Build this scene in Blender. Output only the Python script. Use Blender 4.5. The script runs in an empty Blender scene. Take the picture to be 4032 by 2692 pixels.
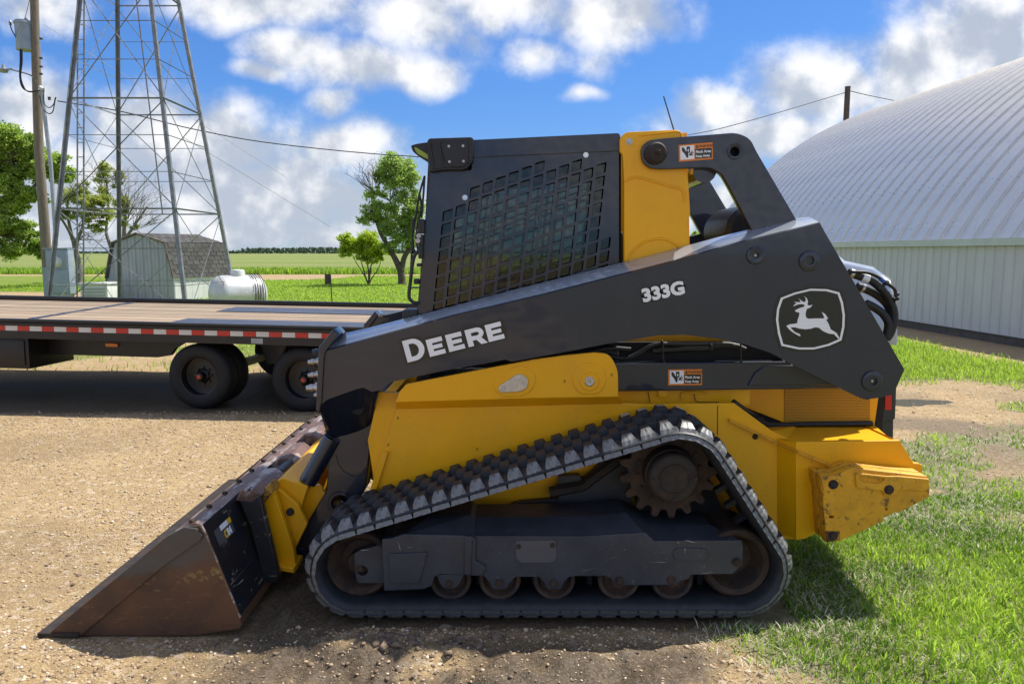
import bpy, bmesh, math, random
import numpy as np
from mathutils import Vector, Matrix
random.seed(7); rng = np.random.default_rng(11)
S = bpy.context.scene
COL = S.collection

# ------------------------------------------------------------------ camera
CAM_H = 1.6; PITCH = math.radians(6.75); FPX = 3000.0; W0, H0 = 4032.0, 2692.0
cd = bpy.data.cameras.new('camera'); cam = bpy.data.objects.new('camera', cd); COL.objects.link(cam)
cam.location = (0, 0, CAM_H); cam.rotation_euler = (math.pi/2 - PITCH, 0, 0)
cd.sensor_width = 36.0; cd.lens = 36.0*FPX/W0; cd.clip_start = 0.05; cd.clip_end = 12000
S.camera = cam

# ------------------------------------------------------------------ light
SUN_FROM = Vector((0.55, 0.36, 1.0)).normalized()
SUN_EL = math.asin(SUN_FROM.z)
sd = bpy.data.lights.new('sun', 'SUN'); sun = bpy.data.objects.new('sun', sd); COL.objects.link(sun)
sd.energy = 3.05; sd.angle = math.radians(0.53); sd.color = (1.0, 0.945, 0.85)
sun.rotation_euler = SUN_FROM.to_track_quat('Z', 'Y').to_euler()
sun.location = (20, 15, 40)
S.view_settings.view_transform = 'Standard'; S.view_settings.look = 'None'
S.view_settings.gamma = 1.0; S.view_settings.exposure = 1.14
S.view_settings.use_curve_mapping = False

class NT:                                   # small node-tree writer
    def __init__(s, nt): s.nt = nt; nt.nodes.clear()
    def n(s, t, **kw):
        nd = s.nt.nodes.new(t)
        for k, v in kw.items(): setattr(nd, k, v)
        return nd
    def put(s, sock, v):
        if hasattr(v, 'is_linked') or isinstance(v, bpy.types.NodeSocket): s.nt.links.new(v, sock)
        else:
            try: sock.default_value = v
            except Exception:
                sock.default_value = (v, v, v) if not hasattr(v, '__len__') else tuple(v)[:3] + ((1,) if len(sock.default_value) == 4 else ())
    def m(s, op, a, b=0.0, c=0.0, clamp=False):
        nd = s.n('ShaderNodeMath', operation=op, use_clamp=clamp)
        s.put(nd.inputs[0], a); s.put(nd.inputs[1], b)
        if op in ('MULTIPLY_ADD', 'SMOOTH_MIN', 'SMOOTH_MAX', 'COMPARE'): s.put(nd.inputs[2], c)
        return nd.outputs[0]
    def v(s, op, a, b=(0, 0, 0), sc=1.0):
        nd = s.n('ShaderNodeVectorMath', operation=op)
        s.put(nd.inputs[0], a)
        if op == 'SCALE': s.put(nd.inputs['Scale'], sc)
        else: s.put(nd.inputs[1], b)
        return nd.outputs['Value'] if op in ('LENGTH', 'DOT_PRODUCT', 'DISTANCE') else nd.outputs[0]
    def sep(s, a):
        nd = s.n('ShaderNodeSeparateXYZ'); s.put(nd.inputs[0], a); return nd.outputs
    def comb(s, x=0, y=0, z=0):
        nd = s.n('ShaderNodeCombineXYZ')
        for i, q in enumerate((x, y, z)): s.put(nd.inputs[i], q)
        return nd.outputs[0]
    def noise(s, vec, scale=5, detail=4, rough=.55, dist=0, out='Fac'):
        nd = s.n('ShaderNodeTexNoise'); s.put(nd.inputs['Vector'], vec)
        nd.inputs['Scale'].default_value = scale; nd.inputs['Detail'].default_value = detail
        nd.inputs['Roughness'].default_value = rough; nd.inputs['Distortion'].default_value = dist
        return nd.outputs[out]
    def ss(s, x, a, b, lo=0.0, hi=1.0):     # smoothstep map
        nd = s.n('ShaderNodeMapRange', interpolation_type='SMOOTHSTEP')
        s.put(nd.inputs[0], x); s.put(nd.inputs[1], a); s.put(nd.inputs[2], b); s.put(nd.inputs[3], lo); s.put(nd.inputs[4], hi)
        return nd.outputs[0]
    def mix(s, f, a, b, blend='MIX'):
        nd = s.n('ShaderNodeMix', data_type='RGBA', blend_type=blend)
        s.put(nd.inputs[0], f)
        for sock, v in ((nd.inputs[6], a), (nd.inputs[7], b)):
            if isinstance(v, bpy.types.NodeSocket): s.nt.links.new(v, sock)
            else: sock.default_value = (v[0], v[1], v[2], 1)
        return nd.outputs[2]
    def bump(s, h, strength=.3, dist=.01, normal=None):
        nd = s.n('ShaderNodeBump'); s.put(nd.inputs['Height'], h)
        nd.inputs['Strength'].default_value = strength; nd.inputs['Distance'].default_value = dist
        if normal is not None: s.put(nd.inputs['Normal'], normal)
        return nd.outputs[0]

def P(sx, sy, Y):
    """point of the vertical plane at distance Y that the photograph shows at pixel (sx, sy)"""
    t = (H0/2 - sy)/FPX; c, s = math.cos(PITCH), math.sin(PITCH)
    h = Y*(t*c - s)/(c + t*s); d = Y*c - h*s
    return Vector(((sx - W0/2)/FPX*d, Y, CAM_H + h))
def PG(sx, sy, z=0.0):
    """point at height z shown at pixel (sx, sy)"""
    t = (H0/2 - sy)/FPX; c, s = math.cos(PITCH), math.sin(PITCH)
    return P(sx, sy, (z - CAM_H)*(c + t*s)/(t*c - s))
def tile(x0, y0, k): return lambda x, y: (x0 + x*k, y0 + y*k)
K1 = 1000/2349
T1 = tile(1500, 500, K1); T2 = tile(2400, 480, K1); T3 = tile(1150, 1150, K1); T4 = tile(2100, 1150, K1)
T5 = tile(3000, 900, K1); T6 = tile(2800, 1500, K1)
TA = tile(100, 1600, 1400/2195); TC = tile(900, 1600, 600/1176); TF = tile(1100, 1800, 1200/2349)
TS = tile(0, 0, 1); TR = tile(2200, 1550, 1100/1816); TD = tile(0, 0, 4032/2349)
def xz(T, Y, pts):
    out = []
    for (x, y) in pts:
        p = P(*T(x, y), Y); out.append((p.x, p.z))
    return out
def xz1(T, Y, x, y): return xz(T, Y, [(x, y)])[0]

# ------------------------------------------------------------------ sky
wd = bpy.data.worlds.new('World'); S.world = wd; wd.use_nodes = True
N = NT(wd.node_tree)
sky = N.n('ShaderNodeTexSky', sky_type='NISHITA'); sky.sun_disc = False
sky.sun_elevation = SUN_EL; sky.sun_rotation = math.atan2(SUN_FROM.x, SUN_FROM.y)
sky.altitude = 500; sky.air_density = 1.0; sky.dust_density = 0.35; sky.ozone_density = 2.2
gen = N.n('ShaderNodeTexCoord').outputs['Generated']
dx, dy, dz = N.sep(gen)
dyc = N.m('MAXIMUM', dy, 0.12)
u = N.m('DIVIDE', dx, dyc); v = N.m('DIVIDE', dz, dyc)
uv = N.comb(u, v, 0)
wv = N.v('SUBTRACT', N.noise(uv, 6.5, 2, .6, 0, 'Color'), (.5, .5, .5))
uvw = N.v('ADD', uv, N.v('SCALE', wv, sc=.075))
def ell(cx, cy, rx, ry, amp=1.0):
    a = P(cx, cy, 1.0); kx, ky = 3000/rx, 3000/ry
    nd = N.n('ShaderNodeVectorMath', operation='MULTIPLY_ADD'); N.put(nd.inputs[0], uvw)
    nd.inputs[1].default_value = (kx, ky, 0); nd.inputs[2].default_value = (-a.x*kx, -(a.z - CAM_H)*ky, 0)
    return N.m('MULTIPLY_ADD', N.v('LENGTH', nd.outputs[0]), -amp, amp)
cl = [(1170, 215, 190, 120), (1420, 275, 370, 115), (1650, 310, 190, 95), (1060, 300, 130, 45, .8),
      (1050, 0, 520, 120, .95), (1620, 60, 330, 170, .75), (1980, 0, 340, 140), (2400, 40, 370, 160),
      (2130, 215, 190, 65, .50), (2320, 225, 90, 70, .40), (1850, 140, 110, 90, .40),
      (1290, 408, 100, 52, .65), (2285, 368, 80, 36, .55), (1145, 525, 60, 55, .5),
      (2830, 430, 230, 125), (3230, 370, 360, 200), (3600, 280, 320, 230), (3920, 150, 500, 320), (3000, 530, 460, 130, .95),
      (2960, 605, 140, 50, .5), (110, 420, 320, 170, .95), (540, 450, 280, 150, .95), (780, 590, 560, 190, 1.0), (1370, 580, 250, 105, .95),
      (300, 740, 800, 260, 1.0), (1050, 770, 950, 240, 1.0), (700, 930, 1500, 110, 1.0), (130, 30, 240, 110, .8), (2900, 830, 700, 160, .7)]
f = None
for e in cl:
    q = ell(*e)
    f = q if f is None else N.m('SMOOTH_MAX', f, q, .14)
# unseen broken cloud all round, thickened for a whiter fill on shaded sides, outside the part of the sky the photograph shows
g0 = N.noise(N.v('MULTIPLY', gen, (1, 1, 2.2)), 2.6, 2, .6)
gcov = N.m('MULTIPLY', N.m('SUBTRACT', g0, .46), 4.5)
outside = N.m('MAXIMUM', N.ss(N.m('ABSOLUTE', u), .72, 1.1), N.m('MAXIMUM', N.ss(v, .42, .62), N.ss(dy, .30, .12)))
gcov = N.m('SUBTRACT', N.m('MULTIPLY', N.m('ADD', gcov, 1.0), outside), 1.0)
f = N.m('MAXIMUM', f, gcov)
det = N.noise(uv, 12, 7, .60); det2 = N.noise(N.v('ADD', uv, (-.03, -.05, 0)), 12, 2, .55)
dens = N.ss(N.m('ADD', f, N.m('MULTIPLY', N.m('SUBTRACT', det, .5), 1.25)), -.20, .66)
dens = N.m('MULTIPLY', dens, N.ss(dz, -.02, .01))
lit = N.m('MULTIPLY', N.m('SUBTRACT', det, det2), CLOUD_REL := 2.0)
low = N.ss(v, .26, .02)                      # cloud far off is dimmer and bluer
shade = N.m('ADD', N.m('ADD', .66, lit), N.m('MULTIPLY', low, -.30), clamp=True)
CLOUD_HI = (3.3, 3.3, 3.32); CLOUD_LO = (1.62, 1.80, 2.12)
cc = N.mix(N.ss(shade, .25, .95), CLOUD_LO, CLOUD_HI)
skc = N.v('DIVIDE', sky.outputs[0], N.v('ADD', N.v('SCALE', sky.outputs[0], sc=.075), (1, 1, 1)))
skc = N.mix(N.ss(v, .24, .0), N.v('MULTIPLY', skc, (.20, .365, .645)), N.v('MULTIPLY', skc, (.265, .385, .57)))
mixc = N.mix(N.m('MULTIPLY', dens, .96), skc, cc)
wd.cycles.sampling_method = 'NONE'
bg = N.n('ShaderNodeBackground'); bg.inputs['Strength'].default_value = 0.145
N.nt.links.new(mixc, bg.inputs['Color'])
N.nt.links.new(bg.outputs[0], N.n('ShaderNodeOutputWorld').inputs[0])

# ------------------------------------------------------------------ materials
def new_mat(name):
    m = bpy.data.materials.new(name); m.use_nodes = True
    N = NT(m.node_tree); b = N.n('ShaderNodeBsdfPrincipled'); o = N.n('ShaderNodeOutputMaterial')
    N.nt.links.new(b.outputs[0], o.inputs[0])
    return m, N, b
def mat(name, col, rough=.5, metal=0.0, var=.12, vscale=6.0, col2=None, spots=None, bump=0.0, bscale=60.0, bdist=.004,
        coat=0.0, spec=.5, rvar=.1, stretch=None, obj_var=0.0, coatr=.12, scratch=None, dust=None):
    """paint/metal/rubber: colour, uneven by noise, optional second colour in patches and fine relief"""
    m, N, b = new_mat(name)
    tc = N.n('ShaderNodeTexCoord').outputs['Object']
    if stretch: tc2 = N.v('MULTIPLY', tc, stretch)
    else: tc2 = tc
    n1 = N.noise(tc2, vscale, 6, .6)
    c = N.mix(N.ss(n1, .3, .7), tuple(x*(1 - var) for x in col), tuple(min(1, x*(1 + var)) for x in col))
    if col2 is not None:
        lo, hi, sc = spots or (.55, .62, 9.0)
        n2 = N.noise(N.v('ADD', tc2, (3.1, 7.7, 1.9)), sc, 8, .68)
        c = N.mix(N.ss(n2, lo, hi), c, col2)
    if dust:
        d1 = N.noise(N.v('ADD', tc, (1.3, 4.1, 2.2)), 95, 3, .6); d2 = N.noise(N.v('MULTIPLY', N.v('ADD', tc, (6.3, 1.1, 8.2)), (1.6, 1.6, .7)), 3.5, 5, .62)
        dm = N.m('ADD', N.m('MULTIPLY', N.ss(d1, .62, .72), N.ss(d2, .42, .65)), N.m('MULTIPLY', N.ss(d2, .40, .75), .16), clamp=True)
        c = N.mix(N.m('MULTIPLY', dm, dust[1]), c, dust[0])
    if scratch:
        sa = N.noise(N.v('MULTIPLY', N.v('ADD', tc, N.v('SCALE', N.noise(tc, 3, 2, .5, 0, 'Color'), sc=.12)), (5, 5, 110)), 1.0, 2, .5)
        sb = N.noise(N.v('MULTIPLY', N.v('ADD', tc, N.v('SCALE', N.noise(tc, 2, 2, .5, 0, 'Color'), sc=.2)), (95, 60, 9)), 1.0, 2, .5)
        msk = N.ss(N.noise(N.v('ADD', tc, (9, 2, 5)), 6, 3, .6), .48, .60)
        sc_ = N.m('MULTIPLY', N.m('MAXIMUM', N.ss(sa, .70, .74), N.ss(sb, .72, .76)), msk)
        c = N.mix(sc_, c, scratch)
    if obj_var:
        oi = N.n('ShaderNodeObjectInfo').outputs['Random']
        c = N.mix(1.0, c, N.comb(*[N.m('MULTIPLY_ADD', oi, obj_var*2, 1 - obj_var)]*3), 'MULTIPLY')
    N.put(b.inputs['Base Color'], c)
    n3 = N.noise(tc2, vscale*3.3, 5, .6)
    N.put(b.inputs['Roughness'], N.m('MULTIPLY_ADD', N.m('SUBTRACT', n3, .5), rvar*2, rough, clamp=True))
    b.inputs['Metallic'].default_value = metal; b.inputs['Specular IOR Level'].default_value = spec
    b.inputs['Coat Weight'].default_value = coat; b.inputs['Coat Roughness'].default_value = coatr
    if bump:
        N.put(b.inputs['Normal'], N.bump(N.noise(tc2, bscale, 5, .6), bump, bdist))
    return m
M = {}
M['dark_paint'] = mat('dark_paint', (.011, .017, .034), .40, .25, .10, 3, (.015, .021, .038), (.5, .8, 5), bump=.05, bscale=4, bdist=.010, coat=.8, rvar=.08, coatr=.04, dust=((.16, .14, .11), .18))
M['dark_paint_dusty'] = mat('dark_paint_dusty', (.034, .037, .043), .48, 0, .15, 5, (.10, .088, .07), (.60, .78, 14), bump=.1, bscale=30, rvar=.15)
M['dark_paint_sheen'] = mat('dark_paint_sheen', (.46, .50, .55), .26, .45, .08, 4, (.39, .43, .48), (.45, .75, 5), coat=.8, coatr=.08, rvar=.05)  # paler copy of the dark paint, sky and sun sheen put into its colour
M['yellow_paint'] = mat('yellow_paint', (.90, .435, .004), .36, 0, .05, 2.5, (.70, .31, .008), (.60, .85, 6), bump=.05, bscale=8, bdist=.01, coat=.12, spec=.35, rvar=.08, dust=((.44, .28, .09), .75))
M['yellow_worn'] = mat('yellow_worn', (.72, .345, .014), .55, 0, .16, 8, (.17, .085, .028), (.545, .66, 26), bump=.35, bscale=55, bdist=.006)
M['rusty_yellow'] = mat('rusty_yellow', (.46, .24, .03), .7, 0, .2, 12, (.085, .042, .02), (.44, .56, 16), bump=.45, bscale=60, bdist=.006)
M['rubber'] = mat('rubber', (.026, .027, .030), .62, 0, .3, 14, (.13, .11, .085), (.60, .76, 22), bump=.25, bscale=90, bdist=.003, spec=.45, rvar=.12)
M['rubber_edge'] = mat('rubber_edge', (.021, .024, .029), .50, 0, .25, 18, (.07, .066, .06), (.60, .80, 26), bump=.25, bscale=110, bdist=.003)
M['lug_side'] = mat('lug_side', (.185, .185, .18), .42, 0, .22, 30, (.075, .075, .07), (.48, .66, 34), bump=.3, bscale=140, bdist=.003)
M['tyre'] = mat('tyre', (.008, .008, .009), .72, 0, .2, 10, (.018, .017, .016), (.62, .8, 18), bump=.15, bscale=80)
M['frame_paint'] = mat('frame_paint', (.036, .043, .058), .46, 0, .22, 7, (.20, .19, .165), (.665, .70, 26), bump=.12, bscale=40, rvar=.15, scratch=(.30, .29, .27), dust=((.15, .135, .11), .8))
M['rust'] = mat('rust', (.060, .036, .024), .75, .15, .3, 14, (.028, .022, .02), (.48, .62, 12), bump=.3, bscale=70)
M['rust_dark'] = mat('rust_dark', (.034, .026, .022), .7, .2, .3, 16, (.06, .036, .022), (.5, .66, 14), bump=.25, bscale=70)
M['bucket_black'] = mat('bucket_black', (.014, .016, .020), .40, 0, .2, 8, (.22, .20, .155), (.60, .64, 11), bump=.2, bscale=30, stretch=(1, .5, 1.6), scratch=(.34, .31, .25))
M['bright_steel'] = mat('bright_steel', (.55, .54, .52), .36, .85, .15, 15, (.20, .16, .13), (.6, .75, 25), bump=.1, bscale=60)
M['chrome'] = mat('chrome', (.66, .66, .66), .16, 1.0, .05)
M['zinc'] = mat('zinc', (.50, .50, .48), .42, .8, .12, 25)
M['black_plastic'] = mat('black_plastic', (.018, .018, .020), .45, 0, .15, 12, bump=.1, bscale=120)
M['hose'] = mat('hose', (.014, .014, .015), .5, 0, .2, 20, bump=.15, bscale=150)
M['interior_black'] = mat('interior_black', (.012, .012, .013), .7, 0, .2, 9)
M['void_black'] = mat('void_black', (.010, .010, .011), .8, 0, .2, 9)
M['decal_white'] = mat('decal_white', (.90, .90, .90), .35, 0, .03)
M['decal_black'] = mat('decal_black', (.010, .012, .012), .28, 0, .1, coat=.3)
M['decal_orange'] = mat('decal_orange', (.80, .22, .02), .4, 0, .05)
M['decal_grey'] = mat('decal_grey', (.09, .092, .10), .4, 0, .05)
M['decal_yellow'] = mat('decal_yellow', (.80, .52, .02), .4, 0, .05)
M['red_reflector'] = mat('red_reflector', (.50, .012, .010), .25, 0, .08, coat=.4)
M['white_reflector'] = mat('white_reflector', (.62, .62, .61), .3, 0, .06, coat=.4)
M['amber'] = mat('amber', (.75, .22, .01), .25, 0, .08, coat=.5)
M['green_lens'] = mat('green_lens', (.30, .42, .04), .3, 0, .08)
M['galvanized'] = mat('galvanized', (.34, .36, .38), .45, .55, .14, 12, (.22, .23, .24), (.5, .75, 8), obj_var=.12)
M['tower_steel'] = mat('tower_steel', (.24, .25, .26), .5, .45, .2, 6, (.13, .115, .105), (.58, .74, 5), obj_var=.18)
M['cabinet_grey'] = mat('cabinet_grey', (.29, .345, .42), .5, .1, .08, 5)
M['wood_pole'] = mat('wood_pole', (.22, .18, .14), .85, 0, .3, 12, (.12, .10, .08), (.5, .7, 18), bump=.5, bscale=40, bdist=.02, stretch=(6, 6, .5))
M['wood_pole_dark'] = mat('wood_pole_dark', (.10, .075, .06), .85, 0, .3, 12, bump=.5, bscale=40, bdist=.02, stretch=(6, 6, .5))
M['plank'] = mat('plank', (.32, .24, .165), .8, 0, .25, 7, (.16, .125, .10), (.54, .72, 16), bump=.4, bscale=45, bdist=.008, stretch=(.35, 5, 5), obj_var=.16)
M['trailer_black'] = mat('trailer_black', (.012, .011, .011), .40, 0, .2, 4, (.035, .026, .021), (.58, .78, 5), bump=.1, bscale=30)
M['tread_plate'] = mat('tread_plate', (.075, .085, .115), .42, .5, .15, 5, bump=.6, bscale=70, bdist=.006)
M['tank_silver'] = mat('tank_silver', (.60, .60, .58), .38, .35, .08, 3, (.42, .40, .36), (.62, .8, 6), bump=.05, bscale=20)
M['tank_white'] = mat('tank_white', (.68, .68, .67), .45, 0, .06)
M['shed_wall'] = mat('shed_wall', (.39, .405, .44), .55, .05, .08, 3, (.31, .32, .345), (.55, .75, 4), stretch=(3, 3, .5))
M['shed_white'] = mat('shed_white', (.74, .75, .74), .5, 0, .06, 3, (.50, .47, .42), (.62, .78, 6))
M['shingle'] = mat('shingle', (.085, .080, .078), .9, 0, .25, 20, (.13, .122, .115), (.5, .7, 30), bump=.5, bscale=120, bdist=.01, obj_var=.25)
M['trim_brown'] = mat('trim_brown', (.15, .11, .085), .8, 0, .2, 8)
M['roof_metal'] = mat('roof_metal', (.74, .69, .61), .29, .6, .07, 1.5, (.66, .62, .55), (.50, .75, 1.6), rvar=.06, stretch=(1, .6, 1))
M['wall_metal'] = mat('wall_metal', (.57, .565, .59), .5, .05, .05, 2, (.49, .485, .505), (.55, .8, 3), stretch=(1, 2, .35))
M['eave_trim'] = mat('eave_trim', (.55, .58, .57), .45, .2, .06, 3)
M['concrete'] = mat('concrete', (.10, .09, .08), .9, 0, .2, 8, bump=.3)
M['wire'] = mat('wire', (.05, .055, .065), .6, 0, .1)
M['wire_pale'] = mat('wire_pale', (.30, .31, .33), .5, .5, .1)
M['ceramic'] = mat('ceramic', (.45, .46, .48), .3, 0, .1)
# perforated engine grille: holes of a few pixels
m, N, b = new_mat('perforated_yellow')
tc = N.n('ShaderNodeTexCoord').outputs['Object']
x, y, z = N.sep(tc)
pit = .0092
rowi = N.m('FLOOR', N.m('DIVIDE', z, pit*.866))
xo = N.m('ADD', N.m('DIVIDE', x, pit), N.m('MULTIPLY', N.m('MODULO', N.m('ABSOLUTE', rowi), 2.0), .5))
fx = N.m('SUBTRACT', N.m('FRACT', xo), .5); fz = N.m('MULTIPLY', N.m('SUBTRACT', N.m('FRACT', N.m('DIVIDE', z, pit*.866)), .5), .866)
r = N.m('SQRT', N.m('ADD', N.m('MULTIPLY', fx, fx), N.m('MULTIPLY', fz, fz)))
hole = N.ss(r, .36, .30)
N.put(b.inputs['Base Color'], N.mix(hole, (.78, .38, .006), (.03, .018, .006)))
b.inputs['Roughness'].default_value = .5
N.put(b.inputs['Normal'], N.bump(N.m('SUBTRACT', 1, hole), .8, .004))
M['perforated'] = m
# bucket side: rust brown below, worn grey paint above, yellowish smear between
m, N, b = new_mat('bucket_rust')
tc = N.n('ShaderNodeTexCoord').outputs['Object']
n1 = N.noise(tc, 5, 7, .62); n2 = N.noise(N.v('MULTIPLY', tc, (1, 1, 3)), 14, 8, .65); n3 = N.noise(tc, 40, 5, .6)
c = N.mix(N.ss(n1, .35, .68), (.130, .062, .032), (.070, .040, .027))
c = N.mix(N.ss(n2, .56, .66), c, (.155, .088, .045))
xx, yy, zz = N.sep(tc)
band = N.m('ADD', N.m('ADD', zz, N.m('MULTIPLY', xx, -.153)), N.m('MULTIPLY', N.m('SUBTRACT', n2, .5), .16))
c = N.mix(N.m('MULTIPLY', N.ss(band, .52, .58), N.ss(n1, .36, .56)), c, (.082, .078, .074))
sm = N.m('MULTIPLY', N.m('MULTIPLY', N.ss(band, .465, .495), N.ss(band, .535, .505)), N.ss(n3, .46, .56))
c = N.mix(N.m('MULTIPLY', sm, N.ss(xx, -1.75, -1.45)), c, (.26, .19, .07))
N.put(b.inputs['Base Color'], c); N.put(b.inputs['Roughness'], N.m('MULTIPLY_ADD', n2, .3, .42)); b.inputs['Metallic'].default_value = .2
N.put(b.inputs['Normal'], N.bump(N.m('ADD', n3, n2), .3, .004))
M['bucket_rust'] = m
M['bucket_edge'] = mat('bucket_edge', (.17, .10, .075), .45, .35, .25, 12, (.42, .36, .33), (.50, .62, 15), bump=.2, bscale=50, stretch=(1, .35, 1))
# tinted cab glass
m = bpy.data.materials.new('cab_glass'); m.use_nodes = True; N = NT(m.node_tree)
tr = N.n('ShaderNodeBsdfTransparent'); tr.inputs[0].default_value = (.42, .49, .48, 1)
gl = N.n('ShaderNodeBsdfGlossy'); gl.inputs['Roughness'].default_value = .03
fr = N.n('ShaderNodeFresnel'); fr.inputs[0].default_value = 1.6
ms = N.n('ShaderNodeMixShader'); N.nt.links.new(fr.outputs[0], ms.inputs[0]); N.nt.links.new(tr.outputs[0], ms.inputs[1]); N.nt.links.new(gl.outputs[0], ms.inputs[2])
N.nt.links.new(ms.outputs[0], N.n('ShaderNodeOutputMaterial').inputs[0]); M['glass'] = m
def leaf_mat(name, c1, c2, trans=.5):
    m, N, b = new_mat(name)
    at = N.n('ShaderNodeAttribute'); at.attribute_name = 'tone'
    c = N.mix(at.outputs['Fac'], c1, c2)
    N.put(b.inputs['Base Color'], c); b.inputs['Roughness'].default_value = .5; b.inputs['Specular IOR Level'].default_value = .3
    t = N.n('ShaderNodeBsdfTranslucent'); N.put(t.inputs[0], N.mix(.0, N.v('SCALE', c, sc=2.0), (0, 0, 0)))
    ms = N.n('ShaderNodeMixShader'); ms.inputs[0].default_value = trans
    N.nt.links.new(b.outputs[0], ms.inputs[1]); N.nt.links.new(t.outputs[0], ms.inputs[2])
    o = [n for n in N.nt.nodes if n.type == 'OUTPUT_MATERIAL'][0]; N.nt.links.new(ms.outputs[0], o.inputs[0])
    return m
M['leaf_green'] = leaf_mat('leaf_green', (.085, .155, .022), (.36, .47, .09))
M['leaf_bright'] = leaf_mat('leaf_bright', (.16, .25, .022), (.42, .50, .045))
M['leaf_pale'] = leaf_mat('leaf_pale', (.12, .20, .045), (.34, .44, .11))
M['leaf_olive'] = leaf_mat('leaf_olive', (.15, .185, .04), (.38, .42, .11))
M['grass_blade'] = leaf_mat('grass_blade', (.065, .15, .013), (.32, .45, .05), .42)
M['grass_dry'] = leaf_mat('grass_dry', (.36, .35, .21), (.70, .68, .50), .2)
M['far_wood'] = leaf_mat('far_wood', (.035, .065, .035), (.06, .095, .05), .1)
M['bark'] = mat('bark', (.10, .078, .06), .9, 0, .3, 12, (.05, .04, .032), (.5, .65, 14), bump=.6, bscale=30, bdist=.02)
M['bark_grey'] = mat('bark_grey', (.20, .175, .155), .9, 0, .3, 12, bump=.4, bscale=30, bdist=.02)

# ------------------------------------------------------------------ mesh helpers
def wloc(par):
    l = Vector((0, 0, 0))
    while par is not None: l = l + Vector(par.location); par = par.parent
    return l
MIR = [False]; YC = 4.10
def my(y): return 2*YC - y if MIR[0] else y
def finish(name, me, m, par, smooth=None, recalc=True, shift=True):
    if recalc:
        bm = bmesh.new(); bm.from_mesh(me); bmesh.ops.recalc_face_normals(bm, faces=bm.faces); bm.to_mesh(me); bm.free()
    if par is not None and shift: me.transform(Matrix.Translation(-wloc(par)))
    if isinstance(m, (list, tuple)):
        for q in m: me.materials.append(M[q] if isinstance(q, str) else q)
    elif m is not None: me.materials.append(M[m] if isinstance(m, str) else m)
    if smooth is not None:
        me.polygons.foreach_set('use_smooth', [True]*len(me.polygons))
        me.set_sharp_from_angle(angle=math.radians(smooth))
    o = bpy.data.objects.new(name, me); COL.objects.link(o); o.parent = par
    return o
def mesh(name, vs, fs, m, par=None, smooth=None, recalc=True, shift=True):
    me = bpy.data.meshes.new(name); me.from_pydata([tuple(v) for v in vs], [], [tuple(f) for f in fs]); me.update()
    return finish(name, me, m, par, smooth, recalc, shift)
def thing(name, label, cat, loc=(0, 0, 0), rot=(0, 0, 0), group=None):
    o = bpy.data.objects.new(name, None); COL.objects.link(o); o.location = loc; o.rotation_euler = rot
    o.empty_display_size = .1
    return tag(o, label, cat, group)
def tag(o, label, cat, group=None):
    o['label'] = label; o['category'] = cat
    if group: o['group'] = group
    return o
def struct(o, label=None):
    o['kind'] = 'structure'
    if label: o['label'] = label
    return o
def inst(name, src, par, loc=(0, 0, 0), rot=(0, 0, 0), scale=(1, 1, 1)):
    """another object on the same mesh; loc is a world position"""
    o = bpy.data.objects.new(name, src.data if hasattr(src, 'data') else src); COL.objects.link(o); o.parent = par
    o.location = Vector(loc) - (wloc(par) if par is not None else Vector((0, 0, 0))); o.rotation_euler = rot; o.scale = scale
    return o
def plate(name, pts, y0, y1, m, par, holes=(), bev=.003, smooth=35):
    """outline in the XZ plane (with holes) as a solid plate between y0 and y1"""
    cu = bpy.data.curves.new(name, 'CURVE'); cu.dimensions = '2D'; cu.fill_mode = 'BOTH'
    th = abs(y1 - y0); bev = min(bev, th*.4)
    cu.extrude = th/2 - bev; cu.bevel_depth = bev; cu.bevel_resolution = 1
    for loop in [pts] + list(holes):
        sp = cu.splines.new('POLY'); sp.points.add(len(loop) - 1)
        for i, (a, b) in enumerate(loop): sp.points[i].co = (a, b, 0, 1)
        sp.use_cyclic_u = True
    ob = bpy.data.objects.new(name, cu); me = bpy.data.meshes.new_from_object(ob)
    bpy.data.objects.remove(ob); bpy.data.curves.remove(cu)
    ym = (my(y0) + my(y1))/2
    me.transform(Matrix(((1, 0, 0, 0), (0, 0, -1, ym), (0, 1, 0, 0), (0, 0, 0, 1))))
    me.materials.clear()
    return finish(name, me, m, par, smooth)
def rounded(pts, r=.01, n=4):
    """round the corners of a polygon; r one value or one for each corner"""
    out = []; L = len(pts)
    for i in range(L):
        p = Vector(pts[i]); a = Vector(pts[i - 1]) - p; b = Vector(pts[(i + 1) % L]) - p
        ri = r[i] if hasattr(r, '__len__') else r
        if ri <= 0 or a.length < 1e-6 or b.length < 1e-6: out.append(tuple(p)); continue
        d = min(ri, a.length*.48, b.length*.48); A = p + a.normalized()*d; B = p + b.normalized()*d
        for k in range(n + 1):
            t = k/n; out.append(tuple(A*(1 - t)**2 + p*2*t*(1 - t) + B*t*t))
    return out
def circle(cx, cz, r, n=24, a0=0): return [(cx + r*math.cos(a0 + 2*math.pi*i/n), cz + r*math.sin(a0 + 2*math.pi*i/n)) for i in range(n)]
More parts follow.
